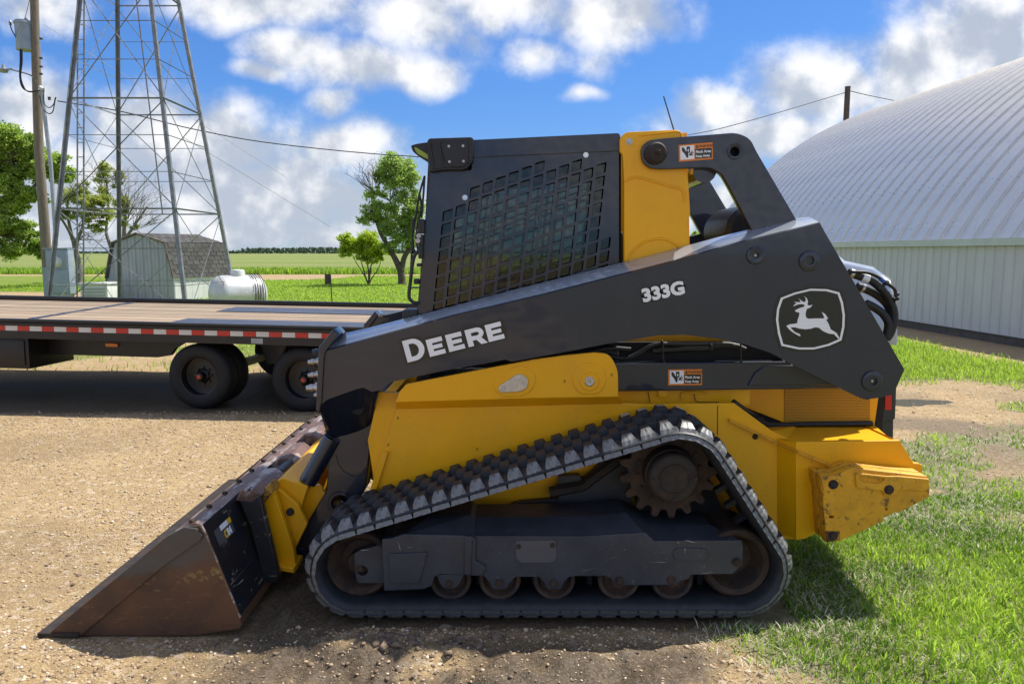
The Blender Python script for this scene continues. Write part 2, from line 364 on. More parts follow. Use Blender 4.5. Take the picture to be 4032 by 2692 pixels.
def lathe(name, cx, cz, prof, m, par, n=32, smooth=35, axis='Y', cy=0, cap=True):
    """profile of (radius, y) turned about an axis parallel to Y through (cx, cz)"""
    vs, fs = [], []
    for (r, y) in prof:
        for i in range(n):
            a = 2*math.pi*i/n; c, s = r*math.cos(a), r*math.sin(a)
            if axis == 'Y': vs.append((cx + c, my(y), cz + s))
            elif axis == 'Z': vs.append((cx + c, cy + s, cz + y))
            else: vs.append((cx + y, cy + c, cz + s))
    k = len(prof)
    for j in range(k - 1):
        for i in range(n): fs.append((j*n + i, j*n + (i + 1) % n, (j + 1)*n + (i + 1) % n, (j + 1)*n + i))
    if cap: fs.append(tuple(range(n))); fs.append(tuple((k - 1)*n + i for i in range(n)))
    return mesh(name, vs, fs, m, par, smooth)
def tube_geo(path, rad, n=8):
    vs, fs = [], []; path = [Vector(p) for p in path]; L = len(path)
    rr = rad if hasattr(rad, '__len__') else [rad]*L
    up = None
    for i, p in enumerate(path):
        t = (path[min(i + 1, L - 1)] - path[max(i - 1, 0)]).normalized()
        if up is None:
            ref = Vector((0, 0, 1)) if abs(t.z) < .9 else Vector((1, 0, 0)); up = (ref - t*ref.dot(t)).normalized()
        else: up = (up - t*up.dot(t)).normalized()
        sd_ = t.cross(up)
        for k in range(n):
            a = 2*math.pi*k/n; vs.append(p + up*(rr[i]*math.cos(a)) + sd_*(rr[i]*math.sin(a)))
    for i in range(L - 1):
        for k in range(n): fs.append((i*n + k, i*n + (k + 1) % n, (i + 1)*n + (k + 1) % n, (i + 1)*n + k))
    fs.append(tuple(range(n))); fs.append(tuple((L - 1)*n + k for k in range(n)))
    return vs, fs
def tube(name, path, rad, m, par=None, n=8, smooth=60):
    if MIR[0]: path = [(p[0], 2*YC - p[1], p[2]) for p in path]
    vs, fs = tube_geo(path, rad, n); return mesh(name, vs, fs, m, par, smooth)
def spline(pts, n=6):
    """Catmull-Rom through the points"""
    pts = [Vector(p) for p in pts]; out = []
    q = [pts[0]*2 - pts[1]] + pts + [pts[-1]*2 - pts[-2]]
    for i in range(1, len(q) - 2):
        for k in range(n):
            t = k/n; a, b, c, d = q[i - 1], q[i], q[i + 1], q[i + 2]
            out.append(.5*((2*b) + (c - a)*t + (2*a - 5*b + 4*c - d)*t*t + (3*b - a - 3*c + d)*t**3))
    out.append(pts[-1]); return out
def box_geo(x0, x1, y0, y1, z0, z1):
    vs = [(x, y, z) for z in (z0, z1) for (x, y) in ((x0, y0), (x1, y0), (x1, y1), (x0, y1))]
    return vs, [(0, 3, 2, 1), (4, 5, 6, 7), (0, 1, 5, 4), (1, 2, 6, 5), (2, 3, 7, 6), (3, 0, 4, 7)]
def box(name, x0, x1, y0, y1, z0, z1, m, par=None, bev=0, shift=True):
    if MIR[0]: y0, y1 = my(y1), my(y0)
    vs, fs = box_geo(x0, x1, y0, y1, z0, z1)
    if bev:
        bm = bmesh.new(); bv = [bm.verts.new(v) for v in vs]
        for f_ in fs: bm.faces.new([bv[i] for i in f_])
        bmesh.ops.bevel(bm, geom=list(bm.edges), offset=bev, segments=2, affect='EDGES', profile=.6)
        me = bpy.data.meshes.new(name); bm.to_mesh(me); bm.free()
        return finish(name, me, m, par, 35, True, shift)
    return mesh(name, vs, fs, m, par, None, True, shift)
def loft(name, loops, m, par, smooth=30, cap=True):
    """loops of equal length, each a list of (x, y, z), skinned one to the next"""
    vs = [(p[0], my(p[1]), p[2]) for l in loops for p in l]; k = len(loops[0]); fs = []
    for j in range(len(loops) - 1):
        for i in range(k): fs.append((j*k + i, j*k + (i + 1) % k, (j + 1)*k + (i + 1) % k, (j + 1)*k + i))
    if cap:
        fs.append(tuple(range(k))); fs.append(tuple((len(loops) - 1)*k + i for i in range(k)))
    o = mesh(name, vs, fs, m, par, smooth)
    return o
def text(name, s, x, z, y, size, m, par, ang=0.0, bold=0.0, thick=.0006, sx=1.0):
    """flat lettering facing -Y, baseline start at (x, z)"""
    cu = bpy.data.curves.new(name, 'FONT'); cu.body = s; cu.size = size; cu.extrude = thick; cu.offset = bold; cu.resolution_u = 3
    ob = bpy.data.objects.new(name, cu); me = bpy.data.meshes.new_from_object(ob)
    bpy.data.objects.remove(ob); bpy.data.curves.remove(cu)
    R = Matrix.Translation((x, y, z)) @ Matrix.Rotation(-ang, 4, 'Y') @ Matrix(((sx, 0, 0, 0), (0, 0, -1, 0), (0, 1, 0, 0), (0, 0, 0, 1)))
    me.transform(R); me.materials.clear()
    return finish(name, me, m, par)
def hexbolt(name, x, z, y, r, m, par, h=.012):
    """bolt head standing out of a face towards -Y"""
    a0 = random.random()
    prof = [(r*1.35, y), (r*1.35, y - .003)]
    vs, fs = [], []
    n = 12
    for (rr, yy) in ((r*1.4, y), (r*1.4, y - .003)):
        for i in range(n): vs.append((x + rr*math.cos(2*math.pi*i/n), my(yy), z + rr*math.sin(2*math.pi*i/n)))
    fs += [(i, (i + 1) % n, n + (i + 1) % n, n + i) for i in range(n)] + [tuple(range(n, 2*n))]
    b0 = 2*n
    for (rr, yy) in ((r, y - .003), (r, y - h*.85), (r*.86, y - h)):
        for i in range(6): vs.append((x + rr*math.cos(a0 + math.pi*i/3), my(yy), z + rr*math.sin(a0 + math.pi*i/3)))
    for j in range(2): fs += [(b0 + j*6 + i, b0 + j*6 + (i + 1) % 6, b0 + j*6 + 6 + (i + 1) % 6, b0 + j*6 + 6 + i) for i in range(6)]
    fs.append(tuple(b0 + 12 + i for i in range(6)))
    return mesh(name, vs, fs, m, par)
# ------------------------------------------------------------------ ground
def vnoise(x, y, seed=0):
    xi = np.floor(x).astype(np.int64); yi = np.floor(y).astype(np.int64); fx = x - xi; fy = y - yi
    def h(a, b):
        n = (a*374761393 + b*668265263 + seed*974634541) & 0xffffffff
        n = ((n ^ (n >> 13))*1274126177) & 0xffffffff
        return ((n ^ (n >> 16)) & 0xffff)/65535.0
    fx = fx*fx*(3 - 2*fx); fy = fy*fy*(3 - 2*fy)
    return (h(xi, yi)*(1 - fx) + h(xi + 1, yi)*fx)*(1 - fy) + (h(xi, yi + 1)*(1 - fx) + h(xi + 1, yi + 1)*fx)*fy
def fbm(x, y, sc, oct=4, seed=0):
    t = 0; a = 1; s = 0
    for i in range(oct):
        t = t + a*vnoise(x*sc, y*sc, seed + i*17); s += a; a *= .5; sc *= 2.03
    return t/s
def sstep(a, b, x):
    t = np.clip((x - a)/(b - a), 0, 1); return t*t*(3 - 2*t)
WALL_X = lambda y: 8.54 - .066*(y - 12.84)
def grass_amount(x, y):
    n = fbm(x, y, 1.3, 4, 3) - .5; n2 = fbm(x, y, .5, 3, 9) - .5
    e = .62 + .10*np.sin(y*3.1) + .35*sstep(2.9, 2.55, y)             # edge of the grass beside the loader
    near = sstep(e - .10, e + .50, x + .9*n)*sstep(5.0, 4.3, y + .9*n)
    spar = .75*sstep(-.05, .08, n + .15*n2)*sstep(4.2, 4.7, y)*sstep(7.4, 6.2, y + n)*sstep(.7, 1.5, x)
    mud = .5*sstep(.09, .17, n)*sstep(6.0, 6.6, y)*sstep(9.6, 9.0, y)*sstep(1.5, 2.5, x)
    strip = sstep(8.7, 10.0, y + 1.8*n)*sstep(2.2, 3.2, x)*sstep(1.15, 1.9, WALL_X(y) - x + .8*n)
    lawn = sstep(9.9, 11.2, y + 1.6*n)*sstep(3.0, 2.0, x)*(.45 + .55*sstep(11, 15, y))*sstep(-.22, -.02, n + .15*sstep(12, 18, y))
    lawn = lawn*(1 - sstep(-13.2, -14.6, x + 2*n2)*sstep(23.6, 24.6, y)*sstep(31.5, 30.3, y))
    q = ((x + 16.5)/6.5)**2 + ((y - 48.0)/6.2)**2
    lawn = lawn*sstep(.8, 1.15, q + .5*n)*sstep(50.3, 49.4, y)
    fld = sstep(53.8, 54.6, y)
    g = np.maximum.reduce([near, spar, mud, strip, lawn, fld])
    return g
def damp_shade_amount(x, y):  # wet mud, plus shade put into the colour under loader and trailer
    n = fbm(x, y, .8, 4, 21)
    a = sstep(.55, .7, n)*.22*sstep(8.5, 6, y)
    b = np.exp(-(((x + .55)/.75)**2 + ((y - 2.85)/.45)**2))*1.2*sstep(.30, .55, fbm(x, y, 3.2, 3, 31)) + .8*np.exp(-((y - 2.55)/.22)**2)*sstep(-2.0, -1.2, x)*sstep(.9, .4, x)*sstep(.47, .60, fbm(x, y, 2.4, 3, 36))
    b = np.maximum(b, sstep(2.95, 3.1, y)*sstep(5.2, 4.9, y)*sstep(-1.25, -1.0, x)*sstep(1.2, .9, x)*.9)  # darker over the whole ground below the loader
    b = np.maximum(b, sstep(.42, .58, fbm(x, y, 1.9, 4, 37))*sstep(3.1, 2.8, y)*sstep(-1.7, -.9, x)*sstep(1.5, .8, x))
    b = np.maximum(b, np.exp(-(((x + .98)/.22)**2 + ((y - 3.25)/.6)**2))*1.3)  # mud at the bucket heel, darkened with the shade there
    c = np.exp(-(((x - 4.2)/3.2)**2 + ((y - 6.8)/1.9)**2))*.75*sstep(.30, .55, fbm(x, y, 1.2, 3, 51))
    d = sstep(7.3, 7.6, y)*sstep(9.8, 9.0, y)*sstep(-1, -2, x)*1.0  # wet ground under the trailer, darkened to deepen its shadow
    return np.clip(np.maximum.reduce([a, b, c, d]), 0, 1)
PUD = PG(3560, 1580)
def ground_z(x, y):
    fade = sstep(16, 8, np.hypot(x, y))
    z = .030*(fbm(x, y, .7, 3, 1) - .5) + .016*(fbm(x, y, 3.1, 4, 2) - .5) + .012*(fbm(x, y, 14, 3, 5) - .5)
    rough = np.exp(-(((x + .15)/1.2)**2 + ((y - 2.70)/.30)**2)) + .6*np.exp(-(((x + .95)/.35)**2 + ((y - 3.2)/.5)**2))
    z = z + rough*(.19*np.abs(fbm(x, y, 3.4, 4, 8) - .5) + .030*(fbm(x, y, 22, 3, 12) - .5))
    berm = sstep(-1.1, -.85, x)*sstep(1.35, 1.15, x)*np.exp(-((y - 3.05)/.07)**2)
    z = z + berm*(.006 + .022*(fbm(x, y, 9, 3, 61) - .5))
    # cleat prints left by the tracks
    pr = np.exp(-((y - 2.60)/.17)**2)*sstep(-2.2, -1.6, x)*sstep(.9, .3, x)
    z = z + pr*.010*np.sin(x*70 + 14*fbm(x, y, 2.3, 3, 40))*sstep(.40, .58, fbm(x, y, 1.9, 2, 43))
    gr = grass_amount(x, y)
    z = z + gr*.02*(fbm(x, y, 6, 3, 15) - .4)
    foot = sstep(-1.02, -.9, x)*sstep(1.32, 1.2, x)*sstep(3.05, 3.12, y)*sstep(3.66, 3.60, y)
    buck = sstep(-1.95, -1.8, x)*sstep(-.98, -1.08, x)*sstep(2.98, 3.03, y)*sstep(5.2, 5.15, y)
    f = np.maximum(foot, buck)
    z = z*(1 - f) + foot*-.003 - buck*.006
    pd = np.exp(-(((x - PUD.x)/.75)**2 + ((y - PUD.y)/.33)**2)*1.3)
    return z*fade*(1 - np.clip(pd*1.2, 0, 1)) - pd*.012
def axis(lo, hi, step, left, right, grow=1.13, maxstep=400):
    mid = list(np.arange(lo, hi, step)); a = []; s = step; p = lo
    while p > left: s = min(s*grow, maxstep); p -= s; a.append(p)
    b = []; s = step; p = hi
    while p < right: b.append(p); s = min(s*grow, maxstep); p += s
    b.append(p); return np.array(a[::-1] + mid + b)
gx = axis(-3.6, 4.0, .018, -5000, 5000); gy = axis(2.15, 6.0, .018, -300, 6000, 1.07)
X, Y = np.meshgrid(gx, gy); Z = ground_z(X, Y)
nx, ny = len(gx), len(gy)
co = np.stack([X, Y, Z], -1).reshape(-1, 3).astype(np.float32)
idx = np.arange(nx*ny).reshape(ny, nx)
q = np.stack([idx[:-1, :-1], idx[:-1, 1:], idx[1:, 1:], idx[1:, :-1]], -1).reshape(-1, 4)
def np_mesh(name, co, faces, k):
    me = bpy.data.meshes.new(name); me.vertices.add(len(co)); me.vertices.foreach_set('co', co.astype(np.float32).ravel())
    nf = len(faces); me.loops.add(nf*k); me.loops.foreach_set('vertex_index', faces.astype(np.int32).ravel())
    me.polygons.add(nf); me.polygons.foreach_set('loop_start', np.arange(0, nf*k, k, dtype=np.int32))
    try: me.polygons.foreach_set('loop_total', np.full(nf, k, np.int32))
    except Exception: pass
    me.update(calc_edges=True); me.validate(); return me
def np_attr(me, name, vals):
    a = me.attributes.new(name, 'FLOAT', 'POINT'); a.data.foreach_set('value', np.asarray(vals, np.float32))
me = np_mesh('ground', co, q, 4)
np_attr(me, 'grass', grass_amount(X, Y).ravel()); np_attr(me, 'damp_shade', damp_shade_amount(X, Y).ravel())
me.polygons.foreach_set('use_smooth', [True]*len(me.polygons))
m, N, b = new_mat('ground')
geo = N.n('ShaderNodeNewGeometry').outputs['Position']
gx_, gy_, gz_ = N.sep(geo); flat = N.comb(gx_, gy_, 0)
ag = N.n('ShaderNodeAttribute'); ag.attribute_name = 'grass'; ad = N.n('ShaderNodeAttribute'); ad.attribute_name = 'damp_shade'
vo = N.n('ShaderNodeTexVoronoi'); N.put(vo.inputs['Vector'], flat); vo.inputs['Scale'].default_value = 130
vo2 = N.n('ShaderNodeTexVoronoi'); N.put(vo2.inputs['Vector'], flat); vo2.inputs['Scale'].default_value = 38
n1 = N.noise(flat, 1.4, 6, .6); n2 = N.noise(flat, 9, 6, .65); n3 = N.noise(flat, 60, 4, .6)
c1 = N.sep(vo.outputs['Color'])[0]; c2 = N.sep(vo2.outputs['Color'])[1]
grav = N.mix(N.ss(n1, .3, .7), (.295, .200, .092), (.38, .268, .131))
grav = N.mix(N.ss(n2, .42, .72), grav, (.275, .19, .10))
grav = N.mix(N.m('MULTIPLY', N.ss(c1, .55, .95), .50), grav, (.54, .43, .26))
grav = N.mix(N.m('MULTIPLY', N.ss(c1, .28, .05), .55), grav, (.20, .14, .09))
grav = N.mix(N.m('MULTIPLY', N.ss(c2, .82, .97), .40), grav, (.60, .52, .42))
grav = N.mix(N.m('MULTIPLY', ad.outputs['Fac'], .85), grav, N.mix(N.ss(c1, .2, .9), (.028, .021, .017), (.080, .060, .044)))  # wet mud tone, taken darker to carry shade as well
lawn = N.mix(N.ss(n1, .3, .72), (.135, .190, .018), (.185, .245, .027))
lawn = N.mix(N.ss(N.noise(N.v('MULTIPLY', flat, (.35, 1, 1)), .55, 5, .6), .45, .75), lawn, (.11, .165, .018))
soil = N.mix(N.ss(n2, .35, .65), (.13, .12, .060), (.24, .21, .12))
under = N.mix(N.ss(gy_, 8.5, 15), soil, lawn)
fld = N.mix(N.ss(N.noise(N.v('MULTIPLY', flat, (.012, .05, 1)), 1.0, 5, .6), .36, .66), (.155, .20, .040), (.20, .23, .060))
fld = N.mix(N.ss(N.noise(N.v('MULTIPLY', flat, (.004, .02, 1)), 1.0, 3, .5), .55, .70), fld, (.21, .20, .095))
fld = N.mix(N.ss(gy_, 400, 1500), fld, (.13, .16, .10))
tall = N.mix(N.ss(n2, .3, .7), (.07, .14, .025), (.17, .24, .085))
fld = N.mix(N.m('MULTIPLY', N.ss(gy_, 53.5, 55), N.ss(gy_, 66, 60)), fld, tall)
under = N.mix(N.ss(gy_, 52, 54), under, fld)
gm = N.ss(N.m('ADD', ag.outputs['Fac'], N.m('MULTIPLY', N.m('SUBTRACT', n2, .5), .35)), .22, .62)
N.put(b.inputs['Base Color'], N.mix(gm, grav, under))
N.put(b.inputs['Roughness'], N.m('MULTIPLY_ADD', ad.outputs['Fac'], -.25, .92)); b.inputs['Specular IOR Level'].default_value = .3
hgt = N.m('ADD', N.m('MULTIPLY', N.m('SUBTRACT', 1.0, vo.outputs['Distance']), .5), N.m('ADD', N.m('MULTIPLY', n3, .5), n2))
N.put(b.inputs['Normal'], N.bump(hgt, .6, .008))
me.materials.append(m)
ground = bpy.data.objects.new('ground', me); COL.objects.link(ground); struct(ground, 'tan gravel yard running into lawn, road and fields')

# ------------------------------------------------------------------ grass blades
def blades(name, x, y, h, w, lean, tone, mname, curl=.5):
    n = len(x); z = ground_z(x, y) - .004
    a = rng.uniform(0, 2*np.pi, n); fa = rng.uniform(0, 2*np.pi, n)
    dx, dy = np.cos(a)*lean*h, np.sin(a)*lean*h; vz = np.sqrt(np.maximum(.02, 1 - np.minimum(lean, .97)**2))*h
    wx, wy = np.cos(fa)*w*.5, np.sin(fa)*w*.5
    co = np.empty((n, 5, 3), np.float32)
    co[:, 0] = np.stack([x - wx, y - wy, z], -1); co[:, 1] = np.stack([x + wx, y + wy, z], -1)
    mx, my_, mz = x + dx*.45*(1 - curl*.4), y + dy*.45*(1 - curl*.4), z + vz*.6
    co[:, 2] = np.stack([mx + wx*.8, my_ + wy*.8, mz], -1); co[:, 3] = np.stack([mx - wx*.8, my_ - wy*.8, mz], -1)
    co[:, 4] = np.stack([x + dx, y + dy, z + vz*(1 - curl*.15)], -1)
    i = np.arange(n)[:, None]*5
    f = np.concatenate([np.stack([i[:, 0], i[:, 0] + 1, i[:, 0] + 2], -1), np.stack([i[:, 0], i[:, 0] + 2, i[:, 0] + 3], -1), np.stack([i[:, 0] + 3, i[:, 0] + 2, i[:, 0] + 4], -1)])
    me = np_mesh(name, co.reshape(-1, 3), f, 3); np_attr(me, 'tone', np.repeat(tone, 5)); me.materials.append(M[mname])
    o = bpy.data.objects.new(name, me); COL.objects.link(o); o['kind'] = 'stuff'; return o
def scatter(n, x0, x1, y0, y1, power=1.0, lo=.0):
    x = rng.uniform(x0, x1, n); y = rng.uniform(y0, y1, n); g = grass_amount(x, y)
    k = rng.uniform(0, 1, n) < np.clip((g - lo)/(1 - lo), 0, 1)**power
    return x[k], y[k], g[k]
def foot_out(x, y):   # nothing grows through the tracks
    return ~((x > -1) & (x < 1.24) & (y > 3.10) & (y < 3.62))
def join_xy(*a): return [np.concatenate(q) for q in zip(*a)]
x, y, g = join_xy(scatter(84000, .2, 3.9, 2.3, 4.9, 1.5), scatter(60000, .7, 7.0, 4.4, 9.2, 1.4))
k = foot_out(x, y); x, y, g = x[k], y[k], g[k]; n = len(x)
pt = fbm(x, y, 2.2, 3, 77)
d = np.hypot(x, y)
o = blades('grass', x, y, rng.uniform(.018, .075, n)*(.5 + 1.0*pt)*(.6 + .5*g), rng.uniform(.0032, .0075, n)*(.7 + .12*d), rng.uniform(.25, .95, n), np.clip(rng.normal(.5, .30, n) + (pt - .5)*1.6, 0, 1), 'grass_blade')
o['label'] = 'short green grass blades beside the loader and its counterweights'
x, y, g = join_xy(scatter(60000, .2, 3.9, 2.3, 4.9, .6), scatter(34000, .7, 7.0, 4.4, 9.2, .9))
k = foot_out(x, y) & (fbm(x, y, 2.2, 3, 78) + rng.uniform(-.25, .25, len(x)) > .40); x, y, g = x[k], y[k], g[k]; n = len(x); d = np.hypot(x, y)
o = blades('dry_grass', x, y, rng.uniform(.02, .075, n), rng.uniform(.0026, .0058, n)*(.7 + .12*d), rng.uniform(.75, .99, n), rng.uniform(0, 1, n), 'grass_dry')
o['label'] = 'pale dry clippings lying among the grass'
x, y, g = join_xy(scatter(60000, 2.2, 9.0, 8.4, 17, 1.0), scatter(30000, -9, 2.5, 9.4, 16, 1.0)); n = len(x)
o = blades('grass', x, y, rng.uniform(.05, .13, n), rng.uniform(.008, .014, n), rng.uniform(.2, .85, n), np.clip(rng.normal(.72, .2, n), 0, 1), 'grass_blade')
o['label'] = 'bright grass strip in front of the metal building and behind the trailer'
x, y, g = scatter(90000, -24, 2, 18, 50, 1.0); n = len(x)
o = blades('grass', x, y, rng.uniform(.06, .12, n), rng.uniform(.022, .045, n), rng.uniform(.3, .9, n), np.clip(rng.normal(.78, .2, n), 0, 1), 'grass_blade')
o['label'] = 'mown lawn stretching to the dirt road'
x = rng.uniform(-60, 6, 26000); y = rng.uniform(54.2, 60, 26000); n = len(x)
o = blades('tall_grass', x, y, rng.uniform(.25, .6, n), rng.uniform(.05, .10, n), rng.uniform(.15, .6, n), np.clip(rng.normal(.6, .25, n), 0, 1), 'grass_blade')
o['label'] = 'taller rough grass along the far side of the dirt road'

# ------------------------------------------------------------------ pebbles and clods
def ico():
    p = (1 + 5**.5)/2
    v = np.array([(-1, p, 0), (1, p, 0), (-1, -p, 0), (1, -p, 0), (0, -1, p), (0, 1, p), (0, -1, -p), (0, 1, -p), (p, 0, -1), (p, 0, 1), (-p, 0, -1), (-p, 0, 1)], float)/math.sqrt(1 + p*p)
    f = np.array([(0, 11, 5), (0, 5, 1), (0, 1, 7), (0, 7, 10), (0, 10, 11), (1, 5, 9), (5, 11, 4), (11, 10, 2), (10, 7, 6), (7, 1, 8), (3, 9, 4), (3, 4, 2), (3, 2, 6), (3, 6, 8), (3, 8, 9), (4, 9, 5), (2, 4, 11), (6, 2, 10), (8, 6, 7), (9, 8, 1)])
    return v, f
def octa():
    v = np.array([(1, 0, 0), (-1, 0, 0), (0, 1, 0), (0, -1, 0), (0, 0, 1), (0, 0, -1)], float)
    return v, np.array([(0, 2, 4), (2, 1, 4), (1, 3, 4), (3, 0, 4), (2, 0, 5), (1, 2, 5), (3, 1, 5), (0, 3, 5)])
def stones(name, x, y, s, shape, tone, m, flat=.6, jit=.16, sink=.25):
    v, f = shape; n = len(x); k = len(v)
    a = rng.uniform(0, 2*np.pi, n); sc = np.stack([s*rng.uniform(.8, 1.3, n), s*rng.uniform(.7, 1.1, n), s*flat*rng.uniform(.7, 1.2, n)], -1)
    c = v[None]*(1 + rng.normal(0, jit, (n, k, 1)))*sc[:, None]
    ca, sa = np.cos(a)[:, None], np.sin(a)[:, None]
    cx, cy = c[..., 0]*ca - c[..., 1]*sa, c[..., 0]*sa + c[..., 1]*ca
    co = np.stack([cx + x[:, None], cy + y[:, None], c[..., 2] + (ground_z(x, y) + s*flat*(1 - 2*sink)*.5)[:, None]], -1)
    me = np_mesh(name, co.reshape(-1, 3), (f[None] + (np.arange(n)*k)[:, None, None]).reshape(-1, 3), 3)
    np_attr(me, 'tone', np.repeat(tone, k)); me.materials.append(m)
    o = bpy.data.objects.new(name, me); COL.objects.link(o); o['kind'] = 'stuff'; return o
m, N, b = new_mat('pebble')
at = N.n('ShaderNodeAttribute'); at.attribute_name = 'tone'
rp = N.n('ShaderNodeValToRGB'); N.nt.links.new(at.outputs['Fac'], rp.inputs[0])
for i, (p, c) in enumerate([(0, (.10, .07, .05)), (.3, (.30, .20, .12)), (.6, (.48, .35, .21)), (.85, (.66, .55, .40)), (1, (.74, .70, .63))]):
    e = rp.color_ramp.elements[i] if i < 2 else rp.color_ramp.elements.new(p); e.position = p; e.color = (*c, 1)
N.put(b.inputs['Base Color'], rp.outputs[0]); b.inputs['Roughness'].default_value = .75
M['pebble'] = m
def bare(n, x0, x1, y0, y1):
    x = rng.uniform(x0, x1, n); y = rng.uniform(y0, y1, n)
    k = (rng.uniform(0, 1, n) > grass_amount(x, y)*1.15) & foot_out(x, y)
    k &= ~((x > -1.9) & (x < -1.0) & (y > 3.0) & (y < 5.2))
    k &= rng.uniform(0, 1, n) < .35 + .9*fbm(x, y, 2.5, 3, 55)
    k &= rng.uniform(0, 1, n) > .8*damp_shade_amount(x, y)
    return x[k], y[k]
x, y = join_xy(bare(15000, -2.3, 1.9, 2.3, 3.1), bare(9000, -2.6, 0, 3.0, 4.6))
s = np.clip(rng.lognormal(math.log(.0040), .48, len(x)), .0025, .014)
o = stones('pebbles', x, y, s, ico(), np.clip(rng.normal(.50, .20, len(x)), 0, 1), M['pebble']); o['label'] = 'loose pebbles in the gravel near the bucket'
x, y = join_xy(bare(38000, -4.9, .8, 3.6, 7.6), bare(9000, 1, 7, 4.6, 9))
s = np.clip(rng.lognormal(math.log(.0050), .42, len(x)), .004, .028)*(.6 + .09*y)
o = stones('pebbles', x, y, s, octa(), np.clip(rng.normal(.58, .13, len(x)), 0, 1), M['pebble'], .5); o['label'] = 'fine gravel across the yard'
x = np.concatenate([rng.normal(-.32, .16, 26), rng.normal(-.75, .3, 40), rng.uniform(-2, 1.2, 50), rng.normal(-.2, .4, 40)]); y = np.concatenate([rng.normal(2.93, .05, 26), rng.normal(2.85, .12, 40), rng.uniform(2.4, 3.0, 50), rng.normal(2.60, .12, 40)])
s = np.concatenate([rng.uniform(.012, .034, 26), rng.uniform(.006, .015, 40), rng.uniform(.005, .010, 50), rng.uniform(.005, .014, 40)])
M['clod'] = mat('clod', (.17, .12, .085), .95, 0, .3, 40, (.30, .22, .15), (.5, .65, 60), bump=.7, bscale=160, bdist=.006)
o = stones('clods', x, y, s, ico(), np.zeros(len(x)), M['clod'], .55, .34); o['label'] = 'lumps of broken dirt in front of the track'
# puddle in the bare ground behind the loader
wm, N, b = new_mat('puddle_water'); b.inputs['Base Color'].default_value = (.09, .075, .05, 1); b.inputs['Roughness'].default_value = .06
N.put(b.inputs['Normal'], N.bump(N.noise(N.n('ShaderNodeTexCoord').outputs['Object'], 14, 3, .5), .05, .01))
pts = []
for i in range(40):
    a = 2*math.pi*i/40; r = 1 + .22*math.sin(3*a + 1) + .12*math.sin(7*a)
    pts.append((PUD.x + .52*r*math.cos(a), PUD.y + .20*r*math.sin(a), -.0065))
o = mesh('puddle', pts, [tuple(range(40))], wm, None, None, False); struct(o, 'shallow brown puddle in the mud behind the loader')
# ------------------------------------------------------------------ the compact track loader
LD = thing('track_loader', 'yellow and charcoal compact track loader with rubber tracks, mesh-sided cab and bucket on the ground', 'track loader', (0.25, 4.10, 0))

# --- track run: hull of the three wheel circles
WF, WR, WS = (-.677, .231), (.990, .237), (.708, .634)
RADII = (.199, .205, .222)                     # belt surface round front idler, rear idler, sprocket
def run_path(r, n_arc=26, step=.03):
    """closed run round the three wheels, r outside the belt surface"""
    cs = [WF, WR, WS]; rd_ = [q + r for q in RADII]; pts = []
    nv = []
    for i in range(3):
        d = Vector(cs[(i + 1) % 3]) - Vector(cs[i]); L = d.length; d.normalize()
        a_ = (rd_[i] - rd_[(i + 1) % 3])/L; nv.append(d*a_ + Vector((d.y, -d.x))*math.sqrt(1 - a_*a_))
    for i in range(3):
        j2 = (i + 1) % 3; n = nv[i]; A, B = Vector(cs[i]) + n*rd_[i], Vector(cs[j2]) + n*rd_[j2]; k = max(2, int((B - A).length/step))
        for j in range(k): pts.append((A.lerp(B, j/k), n.copy()))
        a0 = math.atan2(n.y, n.x); a1 = math.atan2(nv[j2].y, nv[j2].x)
        while a1 < a0: a1 += 2*math.pi
        k = max(3, int((a1 - a0)/(2*math.pi)*n_arc*2))
        for j in range(k):
            t = a0 + (a1 - a0)*j/k; nn = Vector((math.cos(t), math.sin(t))); pts.append((Vector(cs[j2]) + nn*rd_[j2], nn))
    return pts
RB = 0.0
def belt_geo(prof):
    ring = run_path(RB); vs, fs = [], []; k = len(prof); L = len(ring)
    for (p, n) in ring:
        for (dn, y) in prof: vs.append((p.x + n.x*dn, y, p.y + n.y*dn))
    for i in range(L):
        for j in range(k): fs.append((i*k + j, i*k + (j + 1) % k, ((i + 1) % L)*k + (j + 1) % k, ((i + 1) % L)*k + j))
    return vs, fs
PROF = [(-.054, 3.176), (-.040, 3.142), (-.012, 3.126), (0, 3.150), (0, 3.560), (-.012, 3.584), (-.040, 3.57), (-.054, 3.538)]
# even spots along the run
ring = run_path(RB, 60, .006); cum = [0]
for i in range(len(ring)): cum.append(cum[-1] + (ring[(i + 1) % len(ring)][0] - ring[i][0]).length)
TOT = cum[-1]; NL = 58
def spot(s):
    s = s % TOT; i = int(np.searchsorted(cum, s, side='right')) - 1; i = min(i, len(ring) - 1)
    t = (s - cum[i])/max(1e-9, cum[i + 1] - cum[i]); (p, n), (p2, n2) = ring[i], ring[(i + 1) % len(ring)]
    q = p.lerp(p2, t); nn = n.lerp(n2, t); nn.normalize(); return q, nn
def lug_geo(y0b, y1b, y0t, y1t, h=.028, lb=.034, lt=.019, dn=-.014):
    b = [(-lb, y0b, dn), (lb, y0b, dn), (lb, y1b, dn), (-lb, y1b, dn)]
    mdd = [(-lt*1.16, y0t - .004, h*.86), (lt*1.16, y0t - .004, h*.86), (lt*1.16, y1t + .003, h*.86), (-lt*1.16, y1t + .003, h*.86)]
    t = [(-lt, y0t + .006, h), (lt, y0t + .006, h), (lt, y1t - .006, h), (-lt, y1t - .006, h)]
    vs = b + mdd + t; fs = [(8, 9, 10, 11)]
    for q in (0, 4): fs += [(q + i, q + (i + 1) % 4, q + 4 + (i + 1) % 4, q + 4 + i) for i in range(4)]
    return vs, fs
